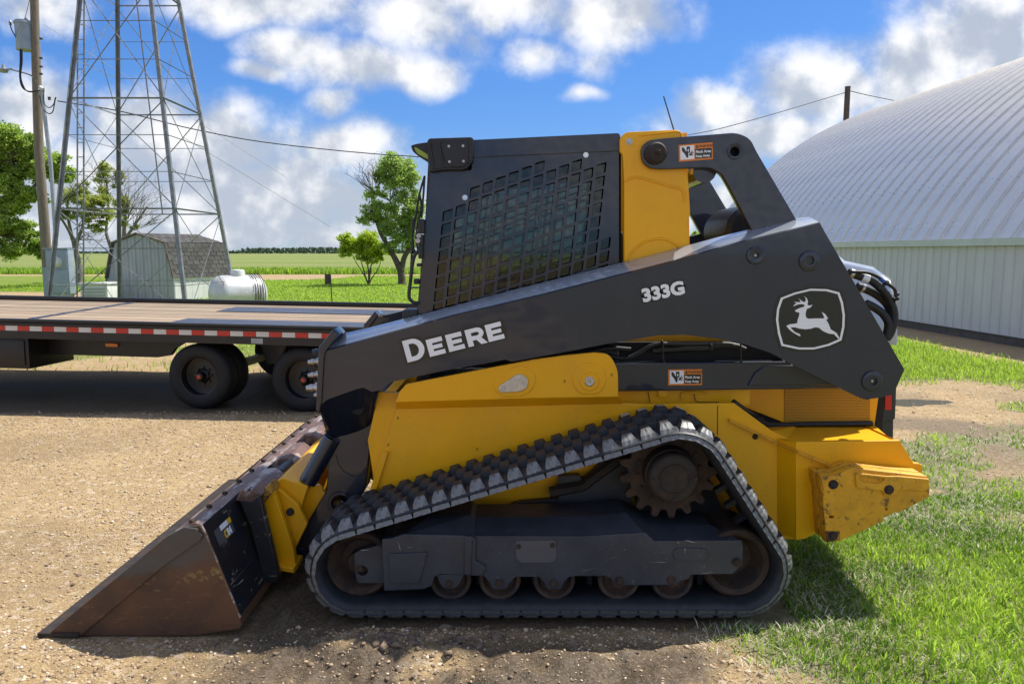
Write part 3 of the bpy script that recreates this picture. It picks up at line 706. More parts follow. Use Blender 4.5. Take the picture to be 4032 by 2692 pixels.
def outer_lug_geo():
    """lug of the edge row: a fan-shaped, worn outer face that leans in towards the top, with moulded ridges"""
    yb, yt, ye = 3.118, 3.178, 3.262; dn, h = -.036, .028
    us = [-1, -.62, -.54, -.22, -.14, .14, .22, .54, .62, 1]; k = len(us)
    vs, fs, mi = [], [], []
    for (lz, half, y_) in ((dn, .0405, yb), (h*.30, .031, yb + .030), (h*.92, .0215, yt)):
        for i, u_ in enumerate(us):
            ridge = -.0022 if i in (1, 2, 3, 4, 5, 6, 7, 8) and (i % 2 == 1 or True) and abs(u_) < .7 and i in (1, 2, 3, 4, 5, 6, 7, 8) and (i in (1, 2) or i in (3, 4) or i in (5, 6) or i in (7, 8)) else 0
            vs.append((u_*half, y_ + (ridge if i in (1, 2, 5, 6) else 0), lz))
    for r_ in range(2):
        for i in range(k - 1): fs.append((r_*k + i, r_*k + i + 1, (r_ + 1)*k + i + 1, (r_ + 1)*k + i)); mi.append(1)
    b0 = len(vs)
    vs += [(-.019, yt + .008, h), (.019, yt + .008, h), (.019, ye - .012, h), (-.019, ye - .012, h), (.034, ye, -.012), (-.034, ye, -.012)]
    T0, T9, M0, M9, B0, B9 = 2*k, 3*k - 1, k, 2*k - 1, 0, k - 1
    fs += [tuple(range(2*k, 3*k)) + (b0 + 1, b0), (b0, b0 + 1, b0 + 2, b0 + 3), (b0 + 3, b0 + 2, b0 + 4, b0 + 5), (B9, b0 + 4, b0 + 2, b0 + 1, T9, M9), (B0, M0, T0, b0, b0 + 3, b0 + 5)]
    mi += [1, 0, 0, 0, 0]
    return vs, fs, mi
rows = [((3.122, 3.262, 3.166, 3.244), 0.0), ((3.246, 3.366, 3.262, 3.350), .5), ((3.350, 3.470, 3.366, 3.454), 0.0), ((3.452, 3.588, 3.470, 3.546), .5)]
def me_of(name, vs, fs, mats):
    me = bpy.data.meshes.new(name); me.from_pydata([tuple(v) for v in vs], [], [tuple(f_) for f_ in fs]); me.update()
    bm = bmesh.new(); bm.from_mesh(me); bmesh.ops.recalc_face_normals(bm, faces=bm.faces); bm.to_mesh(me); bm.free()
    for q_ in mats: me.materials.append(M[q_])
    return me
vs, fs = belt_geo(PROF)
track = mesh('track', vs, fs, 'rubber_edge', LD, 40)
lugm = [me_of('lug', *lug_geo(*r[0]), ['rubber']) for i, r in enumerate(rows)]
lv_, lf_, lm_ = outer_lug_geo()
lugm[0] = bpy.data.meshes.new('lug'); lugm[0].from_pydata(lv_, [], lf_); lugm[0].update()
lugm[0].materials.append(M['rubber']); lugm[0].materials.append(M['lug_side']); lugm[0].polygons.foreach_set('material_index', lm_)
bm = bmesh.new(); bm.from_mesh(lugm[0]); bmesh.ops.recalc_face_normals(bm, faces=bm.faces); bm.to_mesh(lugm[0]); bm.free()
drv = me_of('drive_lug', *[q_ for q_ in box_geo(-.011, .011, -.020, .020, -.105, -.044)], ['rubber'])
for k in range(NL):
    for ri, (yy, ph) in enumerate(rows):
        p, n = spot((k + ph)*TOT/NL)
        o = inst('lug', lugm[ri], track, (p.x, 0, p.y)); o.rotation_euler = (0, math.atan2(n.x, n.y), 0)
    p, n = spot((k + .25)*TOT/NL)
    o = inst('drive_lug', drv, track, (p.x, 3.36, p.y)); o.rotation_euler = (0, math.atan2(n.x, n.y), 0)
# the far track: one belt with its lugs
MIR[0] = True
vs, fs = belt_geo([(a, my(b)) for a, b in PROF]); vs = list(vs)
for k in range(NL):
    for ri, (yy, ph) in enumerate(rows):
        p, n = spot((k + ph)*TOT/NL); b0 = len(vs); lv, lf = lug_geo(*yy)
        for (a, b, c) in lv: vs.append((p.x + n.y*a + n.x*c, my(b), p.y - n.x*a + n.y*c))
        fs += [tuple(b0 + i for i in f_) for f_ in lf]
mesh('track', vs, fs, 'rubber', LD)
MIR[0] = False

# --- wheels
def under(par):
    out = []
    for (cx, cz), rr in ((WF, .146), (WR, .152)):
        w = lathe('idler_wheel', cx, cz, [(.02, 3.245), (.05, 3.245), (.052, 3.285), (.085, 3.292), (.108, 3.262), (.120, 3.225), (rr - .012, 3.212), (rr, 3.222), (rr + .004, 3.25), (rr - .012, 3.30), (rr - .012, 3.42), (rr, 3.47), (rr, 3.50), (.1, 3.50)], 'rust', par, 40)
    for sx in (1775, 1968.5, 2181.6, 2434, 2643):
        cx = P(sx, 2285, 3.22).x
        lathe('track_roller', cx, .170, [(.03, 3.200), (.036, 3.200), (.042, 3.215), (.064, 3.222), (.074, 3.200), (.086, 3.196), (.092, 3.204), (.090, 3.27), (.055, 3.30), (.055, 3.42), (.090, 3.45), (.090, 3.50), (.03, 3.50)], 'rust', par, 32)
for mi in (False, True):
    MIR[0] = mi; under(LD)
MIR[0] = False
# --- drive sprocket with teeth, hub and cap
def sprocket(par):
    cx, cz = WS[0] - .004, WS[1] - .012; nt = 17; pts = []
    for i in range(nt):
        a = 2*math.pi*i/nt
        for da, rr in ((-.150, .178), (-.105, .181), (-.066, .205), (-.040, .2165), (.040, .2165), (.066, .205), (.105, .181), (.150, .178)):
            aa = a + da*.98; pts.append((cx + rr*math.cos(aa), cz + rr*math.sin(aa)))
    sp = plate('sprocket', pts, 3.335, 3.375, 'rust', par, [circle(cx, cz, .09, 32)], bev=.004)
    for i in range(14):
        a = 2*math.pi*(i + .3)/14; hexbolt('bolt', cx + .142*math.cos(a), cz + .142*math.sin(a), 3.335, .009, 'rust', sp, .010)
    hub = lathe('drive_hub', cx, cz, [(.020, 3.205), (.060, 3.205), (.0615, 3.201), (.066, 3.201), (.0675, 3.206), (.092, 3.209), (.104, 3.214), (.110, 3.222), (.112, 3.262), (.118, 3.266), (.120, 3.345), (.10, 3.40)], 'rust_dark', par, 48)
    for a in (math.pi*1.02, math.pi*1.5, .03):
        hexbolt('bolt', cx + .090*math.cos(a), cz + .090*math.sin(a), 3.209, .0075, 'rust', hub, .006)
for mi in (False, True):
    MIR[0] = mi; sprocket(LD)
MIR[0] = False

# --- undercarriage frame between the wheels
def shelf(T, Yl, lower, Yu, upper): return xz(T, Yl, lower), xz(T, Yu, upper)
YF = 3.185
def track_frame(par):
    low = [(a, b) for a, b in xz(TF, YF, [(1500, 610), (2349, 612)])] + xz(TR, YF, [(560, 905), (620, 960), (1185, 955), (1195, 1000), (1190, 1105), (1130, 1165), (860, 1172), (842, 1200), (780, 1215), (760, 1238), (370, 1240), (340, 1195), (300, 1180), (110, 1180)])
    low += xz(TF, YF, [(2230, 918), (2190, 960), (2165, 1010), (2070, 1010), (2045, 960), (2000, 916), (1820, 916), (1775, 960), (1745, 1010), (1650, 1010), (1625, 960), (1580, 912), (1480, 905)])
    fr = plate('track_frame', low, YF, YF + .012, 'frame_paint', par, bev=.003)
    # sloped top of the beam, from the outer edge inward
    o1 = xz(TF, YF + .001, [(1500, 612), (2349, 614)]) + xz(TR, YF + .001, [(560, 905)])
    i1 = xz(TF, YF + .12, [(1500, 462), (2349, 455)]) + xz(TR, YF + .12, [(432, 772)])
    vs = [(a, my(YF + .001), b) for a, b in o1] + [(a, my(YF + .12), b) for a, b in i1] + [(a, my(YF + .30), b) for a, b in i1]
    fs = [(0, 1, 4, 3), (1, 2, 5, 4), (3, 4, 7, 6), (4, 5, 8, 7)]
    mesh('beam_top', vs, fs, 'frame_paint', fr)
    # rear shelf plate cut down for the sprocket
    o1 = xz(TR, YF + .002, [(560, 905), (620, 958), (1185, 953)]); i1 = xz(TR, YF + .13, [(432, 772), (590, 845), (880, 850)]); i1[2] = (o1[2][0] - .10, i1[2][1])
    vs = [(a, my(YF + .002), b) for a, b in o1] + [(a, my(YF + .13), b) for a, b in i1] + [(a, my(YF + .30), b) for a, b in i1]
    mesh('beam_shelf', vs, [(0, 1, 4, 3), (1, 2, 5, 4), (3, 4, 7, 6), (4, 5, 8, 7)], 'frame_paint', fr)
    # front guard: thicker box over the tensioner
    g0 = [(800, 640), (870, 632), (960, 600), (1480, 612), (1505, 640), (1500, 800), (1580, 850), (1560, 905), (1240, 892), (1190, 915), (1165, 985), (1110, 1008), (815, 1020)]
    a = xz(TF, YF - .018, g0)
    top = xz(TF, YF + .10, [(800, 600), (870, 590), (1130, 470), (1475, 440), (1510, 470)])
    plate('front_guard', a, YF - .018, YF + .010, 'frame_paint', fr, bev=.006)
    vs = [(p[0], my(YF - .014), p[1]) for p in (a[0], a[1], a[2], a[3], a[4])] + [(p[0], my(YF + .10), p[1]) for p in top] + [(p[0], my(YF + .28), p[1]) for p in top]
    mesh('guard_top', vs, [(i + j*5, i + 1 + j*5, i + 6 + j*5, i + 5 + j*5) for i in range(4) for j in range(2)], 'frame_paint', fr)
    plate('guard_panel', xz(TF, YF - .022, [(850, 745), (1135, 735), (1120, 800), (1075, 965), (860, 960)]), YF - .026, YF - .017, 'frame_paint', fr, bev=.003)
    plate('seam_strip', xz(TF, YF - .02, [(1440, 610), (1480, 610), (1470, 890), (1430, 890)]), YF - .027, YF - .015, 'frame_paint', fr, bev=.004)
    # tensioner yoke in front
    plate('yoke', rounded(xz(TF, YF + .03, [(580, 740), (640, 715), (860, 660), (860, 965), (605, 965), (590, 900)]), .012), YF + .03, YF + .06, 'frame_paint', fr, [circle(*xz1(TF, YF + .03, 640, 875), .026, 16)])
    hexbolt('bolt', *xz1(TF, YF + .03, 618, 855), YF + .045, .017, 'rust', fr, .02)
    # closing plates so that the beam is a box
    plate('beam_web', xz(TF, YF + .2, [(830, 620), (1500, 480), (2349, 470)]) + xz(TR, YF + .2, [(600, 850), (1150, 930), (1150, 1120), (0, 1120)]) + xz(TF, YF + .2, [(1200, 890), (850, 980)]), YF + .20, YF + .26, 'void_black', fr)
    # cover plate with two holes, slot, bolts
    c = rounded(xz(TF, YF - .003, [(1822, 645), (2125, 640), (2135, 770), (2110, 808), (1860, 808), (1825, 770)]), .012)
    plate('cover_plate', c, YF - .005, YF + .002, 'decal_grey', fr, bev=.002)
    for (bx, by) in ((1843, 682), (2105, 672)): hexbolt('bolt', *xz1(TF, YF, bx, by), YF - .005, .008, 'rust', fr, .006)
    plate('slot_cover', rounded(xz(TR, YF - .003, [(748, 1005), (968, 1005), (968, 1080), (748, 1080)]), .03, 5), YF - .005, YF + .002, 'frame_paint', fr, bev=.002)
    for (bx, by) in ((1155, 1090), (395, 1212), (730, 1208)): hexbolt('bolt', *xz1(TR, YF, bx, by), YF, .015, 'rust', fr, .012)
    for (bx, by) in ((1310, 965), (1695, 965), (2115, 965)): hexbolt('bolt', *xz1(TF, YF, bx, by), YF - .006, .013, 'rust', fr, .010)
    # brackets that carry the rollers under the front guard
    plate('roller_bracket', rounded(xz(TF, YF - .004, [(1215, 905), (1420, 905), (1375, 985), (1345, 1005), (1280, 1005), (1250, 985)]), .01), YF - .006, YF + .008, 'frame_paint', fr)
    return fr
for mi in (False, True):
    MIR[0] = mi; track_frame(LD)
MIR[0] = False

# --- chassis sides (inboard of the tracks) and the parts that tie the frame to it
YCH = 3.60
def chassis(par):
    b = plate('chassis_side', xz(TD, YCH, [(870, 900), (1640, 935), (1800, 1010), (1800, 1185), (1420, 1215), (1080, 1190), (940, 1190), (860, 1110), (845, 1010)]), YCH, YCH + .03, 'yellow_paint', par)
    plate('frame_mount', xz(TR, YCH - .04, [(0, 530), (130, 527), (150, 555), (175, 545), (320, 400), (440, 400), (470, 780), (0, 800)]) , YCH - .06, YCH - .01, 'dark_paint_dusty', par)
    plate('frame_mount', xz(TF, YCH - .03, [(1860, 340), (2349, 300), (2349, 470), (1812, 470), (1815, 350)]), YCH - .05, YCH - .005, 'dark_paint_dusty', par)
    plate('frame_mount', xz(TF, YCH - .03, [(1150, 330), (1475, 270), (1478, 445), (1130, 470)]), YCH - .05, YCH - .005, 'void_black', par)
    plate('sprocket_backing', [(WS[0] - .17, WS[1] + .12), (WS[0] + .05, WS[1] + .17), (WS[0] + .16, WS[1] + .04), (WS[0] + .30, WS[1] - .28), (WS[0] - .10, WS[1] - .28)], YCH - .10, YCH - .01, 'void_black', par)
    tube('frame_brace', [P(*TR(-60, 640), YCH - .07), P(*TR(150, 600), YCH - .07), P(*TR(430, 395), YCH - .07)], .028, 'rust_dark', par, 6, 20)
for mi in (False, True):
    MIR[0] = mi; chassis(LD)
MIR[0] = False
box('belly', -.62, 1.22, YCH + .03, 2*YC - YCH - .03, .24, .80, 'void_black', LD)
box('front_plate', -.68, -.62, YCH + .12, 2*YC - YCH - .12, .24, .86, 'yellow_paint', LD, .005)

# --- yellow pivot panel with its fold and the side panel below
YU, YL = 3.515, 3.588
def side_panels(par):
    up = xz(T3, YU, [(1060, 856), (1000, 925), (968, 1012)]) + xz(T4, YU, [(0, 975), (780, 962)]) + rounded(xz(T4, YU, [(780, 961), (775, 720), (700, 575), (560, 566)]), [0, .03, .10, 0]) + xz(T4, YU, [(300, 590), (0, 630)])
    hi = plate('pivot_panel', up, YU, YU + .025, 'yellow_paint', par, bev=.004)
    # fold running inward under the pivot panel
    a = xz(T3, YU, [(968, 1012)]) + xz(T4, YU, [(0, 975), (780, 962)]); c = xz(T3, YL, [(968, 1086)]) + xz(T4, YL, [(0, 1052), (830, 1035)])
    vs = [(p[0], my(YU + .003), p[1]) for p in a] + [(p[0], my(YL + .003), p[1]) for p in c]
    mesh('panel_fold', vs, [(0, 1, 4, 3), (1, 2, 5, 4)], 'yellow_paint', hi)
    low = xz(T3, YL, [(968, 1084), (850, 1470)]) + xz(TD, YL, [(860, 1090), (858, 1120), (930, 1120), (1420, 1020)]) + xz(TR, YL, [(1000, 300), (1180, 500), (1420, 940), (1560, 943), (1590, 930)]) + xz(T6, YL, [(790, 1460), (790, 572), (560, 466), (210, 208)]) + xz(T4, YL, [(1850, 1032), (860, 1046), (830, 1037)])
    lo = plate('side_panel', low, YL, YL + .02, 'yellow_paint', par, bev=.003)
    # front return of the side panel
    f0 = xz(T3, YL, [(968, 1084), (850, 1470)]); f1 = xz(T3, YL + .10, [(960, 1060), (772, 1300), (845, 1480)])
    vs = [(f0[0][0], my(YL + .003), f0[0][1]), (f0[1][0], my(YL + .003), f0[1][1])] + [(p[0], my(YL + .10), p[1]) for p in f1]
    mesh('panel_return', vs, [(0, 1, 4, 3, 2)], 'yellow_paint', lo)
    plate('front_flange', xz(TF, YL - .01, [(800, -40), (835, -40), (745, 250), (705, 250)]), YL - .022, YL + .05, 'yellow_paint', lo, bev=.003)
    # pins
    def keyhole(pts, r): return rounded(pts, r, 6)
    plate('pin_boss', rounded(xz(T3, YU, [(1868, 860), (1880, 820), (2060, 690), (2180, 690), (2250, 780), (2230, 880), (2150, 950), (1950, 962), (1880, 900)]), .05, 4), YU - .005, YU + .004, 'yellow_paint', hi, bev=.004)
    plate('pin_retainer', rounded(xz(T3, YU, [(1918, 870), (2080, 760), (2140, 762), (2185, 820), (2160, 890), (2100, 910), (1945, 922), (1912, 905)]), .014, 3), YU - .013, YU - .004, 'bright_steel', hi, bev=.002)
    c = xz1(T3, YU, 2110, 828); lathe('pin', c[0], c[1], [(.004, YU - .018), (.008, YU - .018), (.009, YU - .022), (.015, YU - .022), (.016, YU - .012)], 'bright_steel', hi, 20)
    hexbolt('bolt', *xz1(T3, YU, 1953, 885), YU - .013, .009, 'zinc', hi, .008)
    c = xz1(T4, YU, 518, 800)
    plate('pin_boss', rounded([(c[0] - .073, c[1] + .02), (c[0] - .04, c[1] + .07), (c[0] + .04, c[1] + .07), (c[0] + .073, c[1] + .02), (c[0] + .073, c[1] - .02), (c[0] + .045, c[1] - .068), (c[0] - .045, c[1] - .068), (c[0] - .073, c[1] - .02)], .03, 4), YU - .006, YU + .004, 'yellow_paint', hi, bev=.004)
    c = xz1(T4, YU, 518, 822); lathe('pin_ring', c[0], c[1], [(.022, YU - .012), (.042, YU - .012), (.046, YU - .004)], 'yellow_paint', hi, 32, cap=False)
    lathe('pin', c[0], c[1], [(.004, YU - .010), (.007, YU - .016), (.019, YU - .017), (.021, YU - .015), (.0235, YU - .012)], 'bright_steel', hi, 24)
    return hi, lo
for mi in (False, True):
    MIR[0] = mi; PANEL_HI, PANEL_LO = side_panels(LD)
MIR[0] = False
# small stamped slots on the panels
for (T, x0, y0, Yp) in ((T3, 978, 1163, YL), (T3, 890, 1410, YL), (T3, 1712, 1450, YL), (T4, 288, 822, YU), (T4, 725, 763, YU)):
    c = xz1(T, Yp, x0, y0)
    q0 = [(c[0] - .0035, c[1] - .006), (c[0] + .0035, c[1] - .006), (c[0] + .0035, c[1] + .006), (c[0] - .0035, c[1] + .006)]
    plate('slot_rim', q0, Yp - .0008, Yp + .001, 'rust_dark', PANEL_HI if Yp == YU else PANEL_LO, [[(a*.55 + c[0]*.45, b*.62 + c[1]*.38) for a, b in q0]], bev=.0002)

# --- rear body: hood, grille, ledge, fender, counterweights, rear door
YH = 3.845
def rear(par):
    hd = plate('hood_side', xz(TD, YH, [(1370, 840), (1990, 840), (2020, 870), (2005, 975), (1830, 980), (1690, 925), (1400, 935)]), YH, YH + .02, 'yellow_paint', par)
    plate('engine_grille', xz(T6, YH, [(680, -20), (1462, -20), (1462, 378), (680, 378)]), YH - .006, YH + .001, 'perforated', par, bev=.002)
    # ledge between side panel and hood
    a = xz(T6, YL, [(205, 205), (560, 466), (790, 571)]); c = xz(T6, YH, [(205, 195), (510, 415), (790, 412)])
    vs = [(p[0], my(YL + .002), p[1]) for p in a] + [(p[0], my(YH), p[1]) for p in c]
    mesh('ledge', vs, [(0, 1, 4, 3), (1, 2, 5, 4)], 'yellow_paint', par)
    YFD = 3.50
    ft = xz(T6, YFD, [(790, 571), (1700, 556), (1742, 556)]); zt = ft[0][1]
    bt = xz(T6, YH, [(560, 420), (1490, 405), (1545, 405)])
    # fender top
    vs = [(ft[0][0], my(YFD), zt), (ft[1][0], my(YFD), zt), (bt[2][0], my(YH + .05), zt), (bt[0][0] + .05, my(YH + .05), zt), (xz1(T6, YL, 640, 500)[0], my(YL), zt)]
    mesh('fender_top', vs, [(0, 1, 2, 3, 4)], 'yellow_paint', par)
    fd = plate('fender', xz(T6, YFD, [(790, 571), (1742, 556), (1870, 765), (1925, 770), (1950, 785), (1945, 900), (1500, 1100), (1000, 1300), (985, 1385), (870, 1450), (790, 1462)]), YFD, YFD + .03, 'yellow_paint', par, bev=.004)
    # the corner of the body in front of the fender, turned outward
    a = xz(T6, YFD, [(792, 571), (792, 1460)]); c = xz(T6, YL, [(610, 500), (610, 1400)])
    vs = [(a[0][0], my(YFD + .001), a[0][1]), (a[1][0], my(YFD + .001), a[1][1]), (c[0][0], my(YL - .001), a[0][1]), (c[1][0], my(YL - .001), a[1][1])]
    mesh('body_corner', vs, [(0, 1, 3, 2)], 'yellow_paint', fd)
    # fender rear face back to the body
    r0 = xz(T6, YFD, [(1742, 556), (1870, 765), (1925, 770), (1950, 785), (1945, 900)])
    vs = [(p[0], my(YFD + .002), p[1]) for p in r0] + [(p[0] - .02, my(YH + .3), p[1]) for p in r0]
    mesh('fender_back', vs, [(i, i + 1, i + 6, i + 5) for i in range(4)], 'yellow_paint', fd)
    # weld strip running down to the weights
    w0 = P(*T6(160, 345), YL - .004); w1 = P(*T6(600, 552), YL - .004); w1b = P(*T6(790, 635), YFD - .004); w2 = P(*T6(1080, 755), YFD - .004)
    dn = Vector((0, 0, -.010)); th = Vector((0, -.022, 0))
    vs = []
    for p in (w0, w1, w1b, w2): vs += [p, p + dn, p + dn + th, p + th]
    vs = [(p.x, my(p.y), p.z) for p in vs]
    mesh('deflector_strip', vs, [(0, 1, 2, 3), (12, 13, 14, 15)] + [(j*4 + i, j*4 + (i + 1) % 4, j*4 + 4 + (i + 1) % 4, j*4 + 4 + i) for j in range(3) for i in range(4)], 'yellow_worn', fd)
    # black seal along the hood
    pth = spline([P(*T4(1850, 1012), YL + .02), P(*T4(2000, 1120), YL + .08), P(*T4(2140, 1215), YH - .06), P(*T4(2230, 1228), YH - .03), P(*T6(900, 398), YH - .018), P(*T6(1250, 396), YH - .018), P(*T6(1490, 392), YH - .018)], 6)
    tube('hood_seal', pth, .0135, 'hose', par, 8)
    hexbolt('bolt', *xz1(T6, YL, 407, 513), YL, .010, 'rust', par, .006)
    # counterweight: three castings
    YW = 3.365
    wo = [(1015, 880), (1165, 882), (1195, 868), (1310, 812), (1990, 888), (2006, 912), (2012, 1062), (1762, 1196), (1700, 1206), (1580, 1262), (1580, 1292), (1190, 1470), (1075, 1482), (1062, 1330), (1045, 1100), (1050, 1040), (1028, 1000)]
    base = xz(T6, YW, wo)
    for j in range(3):
        y0 = YW + j*.072
        cw = plate('counterweight', [(a - .0*j, b) for a, b in base], y0, y0 + .062, 'yellow_worn', par, [rounded(xz(T6, YW, [(1085, 1235), (1145, 1235), (1145, 1280), (1085, 1280)]), .008), circle(*xz1(T6, YW, 1625, 1185), .011, 12)], bev=.005)
        if j == 0:
            face = cw
    plate('counterweight_pad', xz(T6, YW, [(1335, 850), (1615, 880), (1720, 880), (1995, 905), (2003, 1003), (1715, 990), (1700, 1040), (1600, 1045), (1575, 1000), (1345, 975)]), YW - .012, YW + .004, 'yellow_worn', face, [rounded(xz(T6, YW, [(1350, 862), (1605, 885), (1595, 925), (1540, 950), (1390, 935), (1352, 905)]), .008)], bev=.004)
    plate('counterweight_pad', xz(T6, YW, [(1020, 885), (1185, 885), (1180, 960), (1165, 1000), (1040, 1000)]), YW - .010, YW + .004, 'yellow_worn', face, bev=.004)
    plate('counterweight_pad', xz(T6, YW, [(1060, 1390), (1185, 1390), (1180, 1470), (1075, 1478)]), YW - .006, YW + .004, 'rusty_yellow', face, bev=.003)
    for (bx, by, dy_) in ((1120, 948, .010), (1632, 995, .012), (1120, 1425, .006)): hexbolt('bolt', *xz1(T6, YW, bx, by), YW - dy_, .016, 'rust', face, .012)
    plate('counterweight_shim', [(a + .0, b) for a, b in xz(T6, YW + .22, [(905, 800), (1180, 800), (1180, 1440), (960, 1380)])], YW + .215, YW + .24, 'rusty_yellow', par)
for mi in (False, True):
    MIR[0] = mi; rear(LD)
MIR[0] = False
# hood top: profile along the machine, swept across
YA, YB = YH + .0, 2*YC - YH
prof = xz(TD, YH + .05, [(1890, 560), (1935, 598), (2000, 612), (2040, 640), (2052, 700), (2056, 780)])
loops = []
for yy, ins in ((YH + .005, .022), (YH + .035, 0), (YC, -.006), (2*YC - YH - .035, 0), (2*YC - YH - .005, .022)):
    loops.append([(a - ins, yy, b - ins) for a, b in prof] + [(prof[-1][0] - .12, yy, prof[-1][1]), (prof[0][0], yy, prof[-1][1])])
mesh('engine_hood', [p for l in loops for p in l], [(j*8 + i, j*8 + (i + 1) % 8, j*8 + 8 + (i + 1) % 8, j*8 + 8 + i) for j in range(4) for i in range(8)] + [tuple(range(8)), tuple(32 + i for i in range(8))], 'dark_paint_sheen', LD, 50)  # hood in the paler paint, its sunlit gloss put into the colour
box('engine_block', .20, prof[-1][0] - .06, YH + .02, 2*YC - YH - .02, .66, prof[-1][1] + .02, 'void_black', LD)
rd = plate('rear_door', xz(T6, YH + .04, [(1502, -60), (1690, -60), (1690, 100), (1680, 335), (1560, 390), (1502, 385)]), YH + .03, 2*YC - YH - .03, 'dark_paint', LD, bev=.012)
plate('rear_door_lower', xz(T6, YH + .06, [(1560, 395), (1668, 345), (1664, 640), (1560, 640)]), YH + .05, 2*YC - YH - .05, 'dark_paint', LD, bev=.008)
plate('tail_reflector', rounded(xz(T6, YH + .03, [(1607, 128), (1662, 128), (1660, 260), (1608, 262)]), .004), YH + .022, YH + .034, 'red_reflector', rd, bev=.002)

# --- lift arms
YAR = 3.50
side_top = [(T3, 300, 548), (T3, 1000, 352), (T3, 1600, 192), (T3, 2349, 20), (T2, 600, 1290), (T2, 1150, 1130), (T2, 1600, 1022), (T2, 1945, 932)]
ridge_top = [(T3, 405, 398), (T3, 700, 332), (T3, 1200, 205), (T3, 2000, -10), (T2, 500, 1203), (T2, 1000, 1066), (T2, 1720, 888), (T2, 1850, 880)]
side_rest = [(T5, 575, 20), (T5, 1318, 1300), (T5, 1228, 1508), (T6, 1655, 130), (T6, 1560, 152), (T6, 1440, 170), (T6, 1395, 163), (T5, 330, 1280), (T5, 20, 1115), (T4, 2190, 560), (T4, 1950, 480), (T4, 1700, 430), (T4, 1400, 395), (T4, 1150, 400), (T4, 670, 480), (T3, 2349, 586), (T3, 2030, 642), (T3, 1970, 622), (T3, 1830, 652), (T3, 1480, 710), (T3, 1100, 790), (T3, 930, 825), (T3, 870, 868), (T3, 828, 905), (T3, 740, 921), (T3, 660, 882), (T3, 600, 895), (T3, 400, 965), (T3, 325, 992), (T3, 262, 1045), (T3, 240, 1000), (T3, 262, 620)]
def tr(lst, Y): return [xz1(T, Y, x, y) for (T, x, y) in lst]
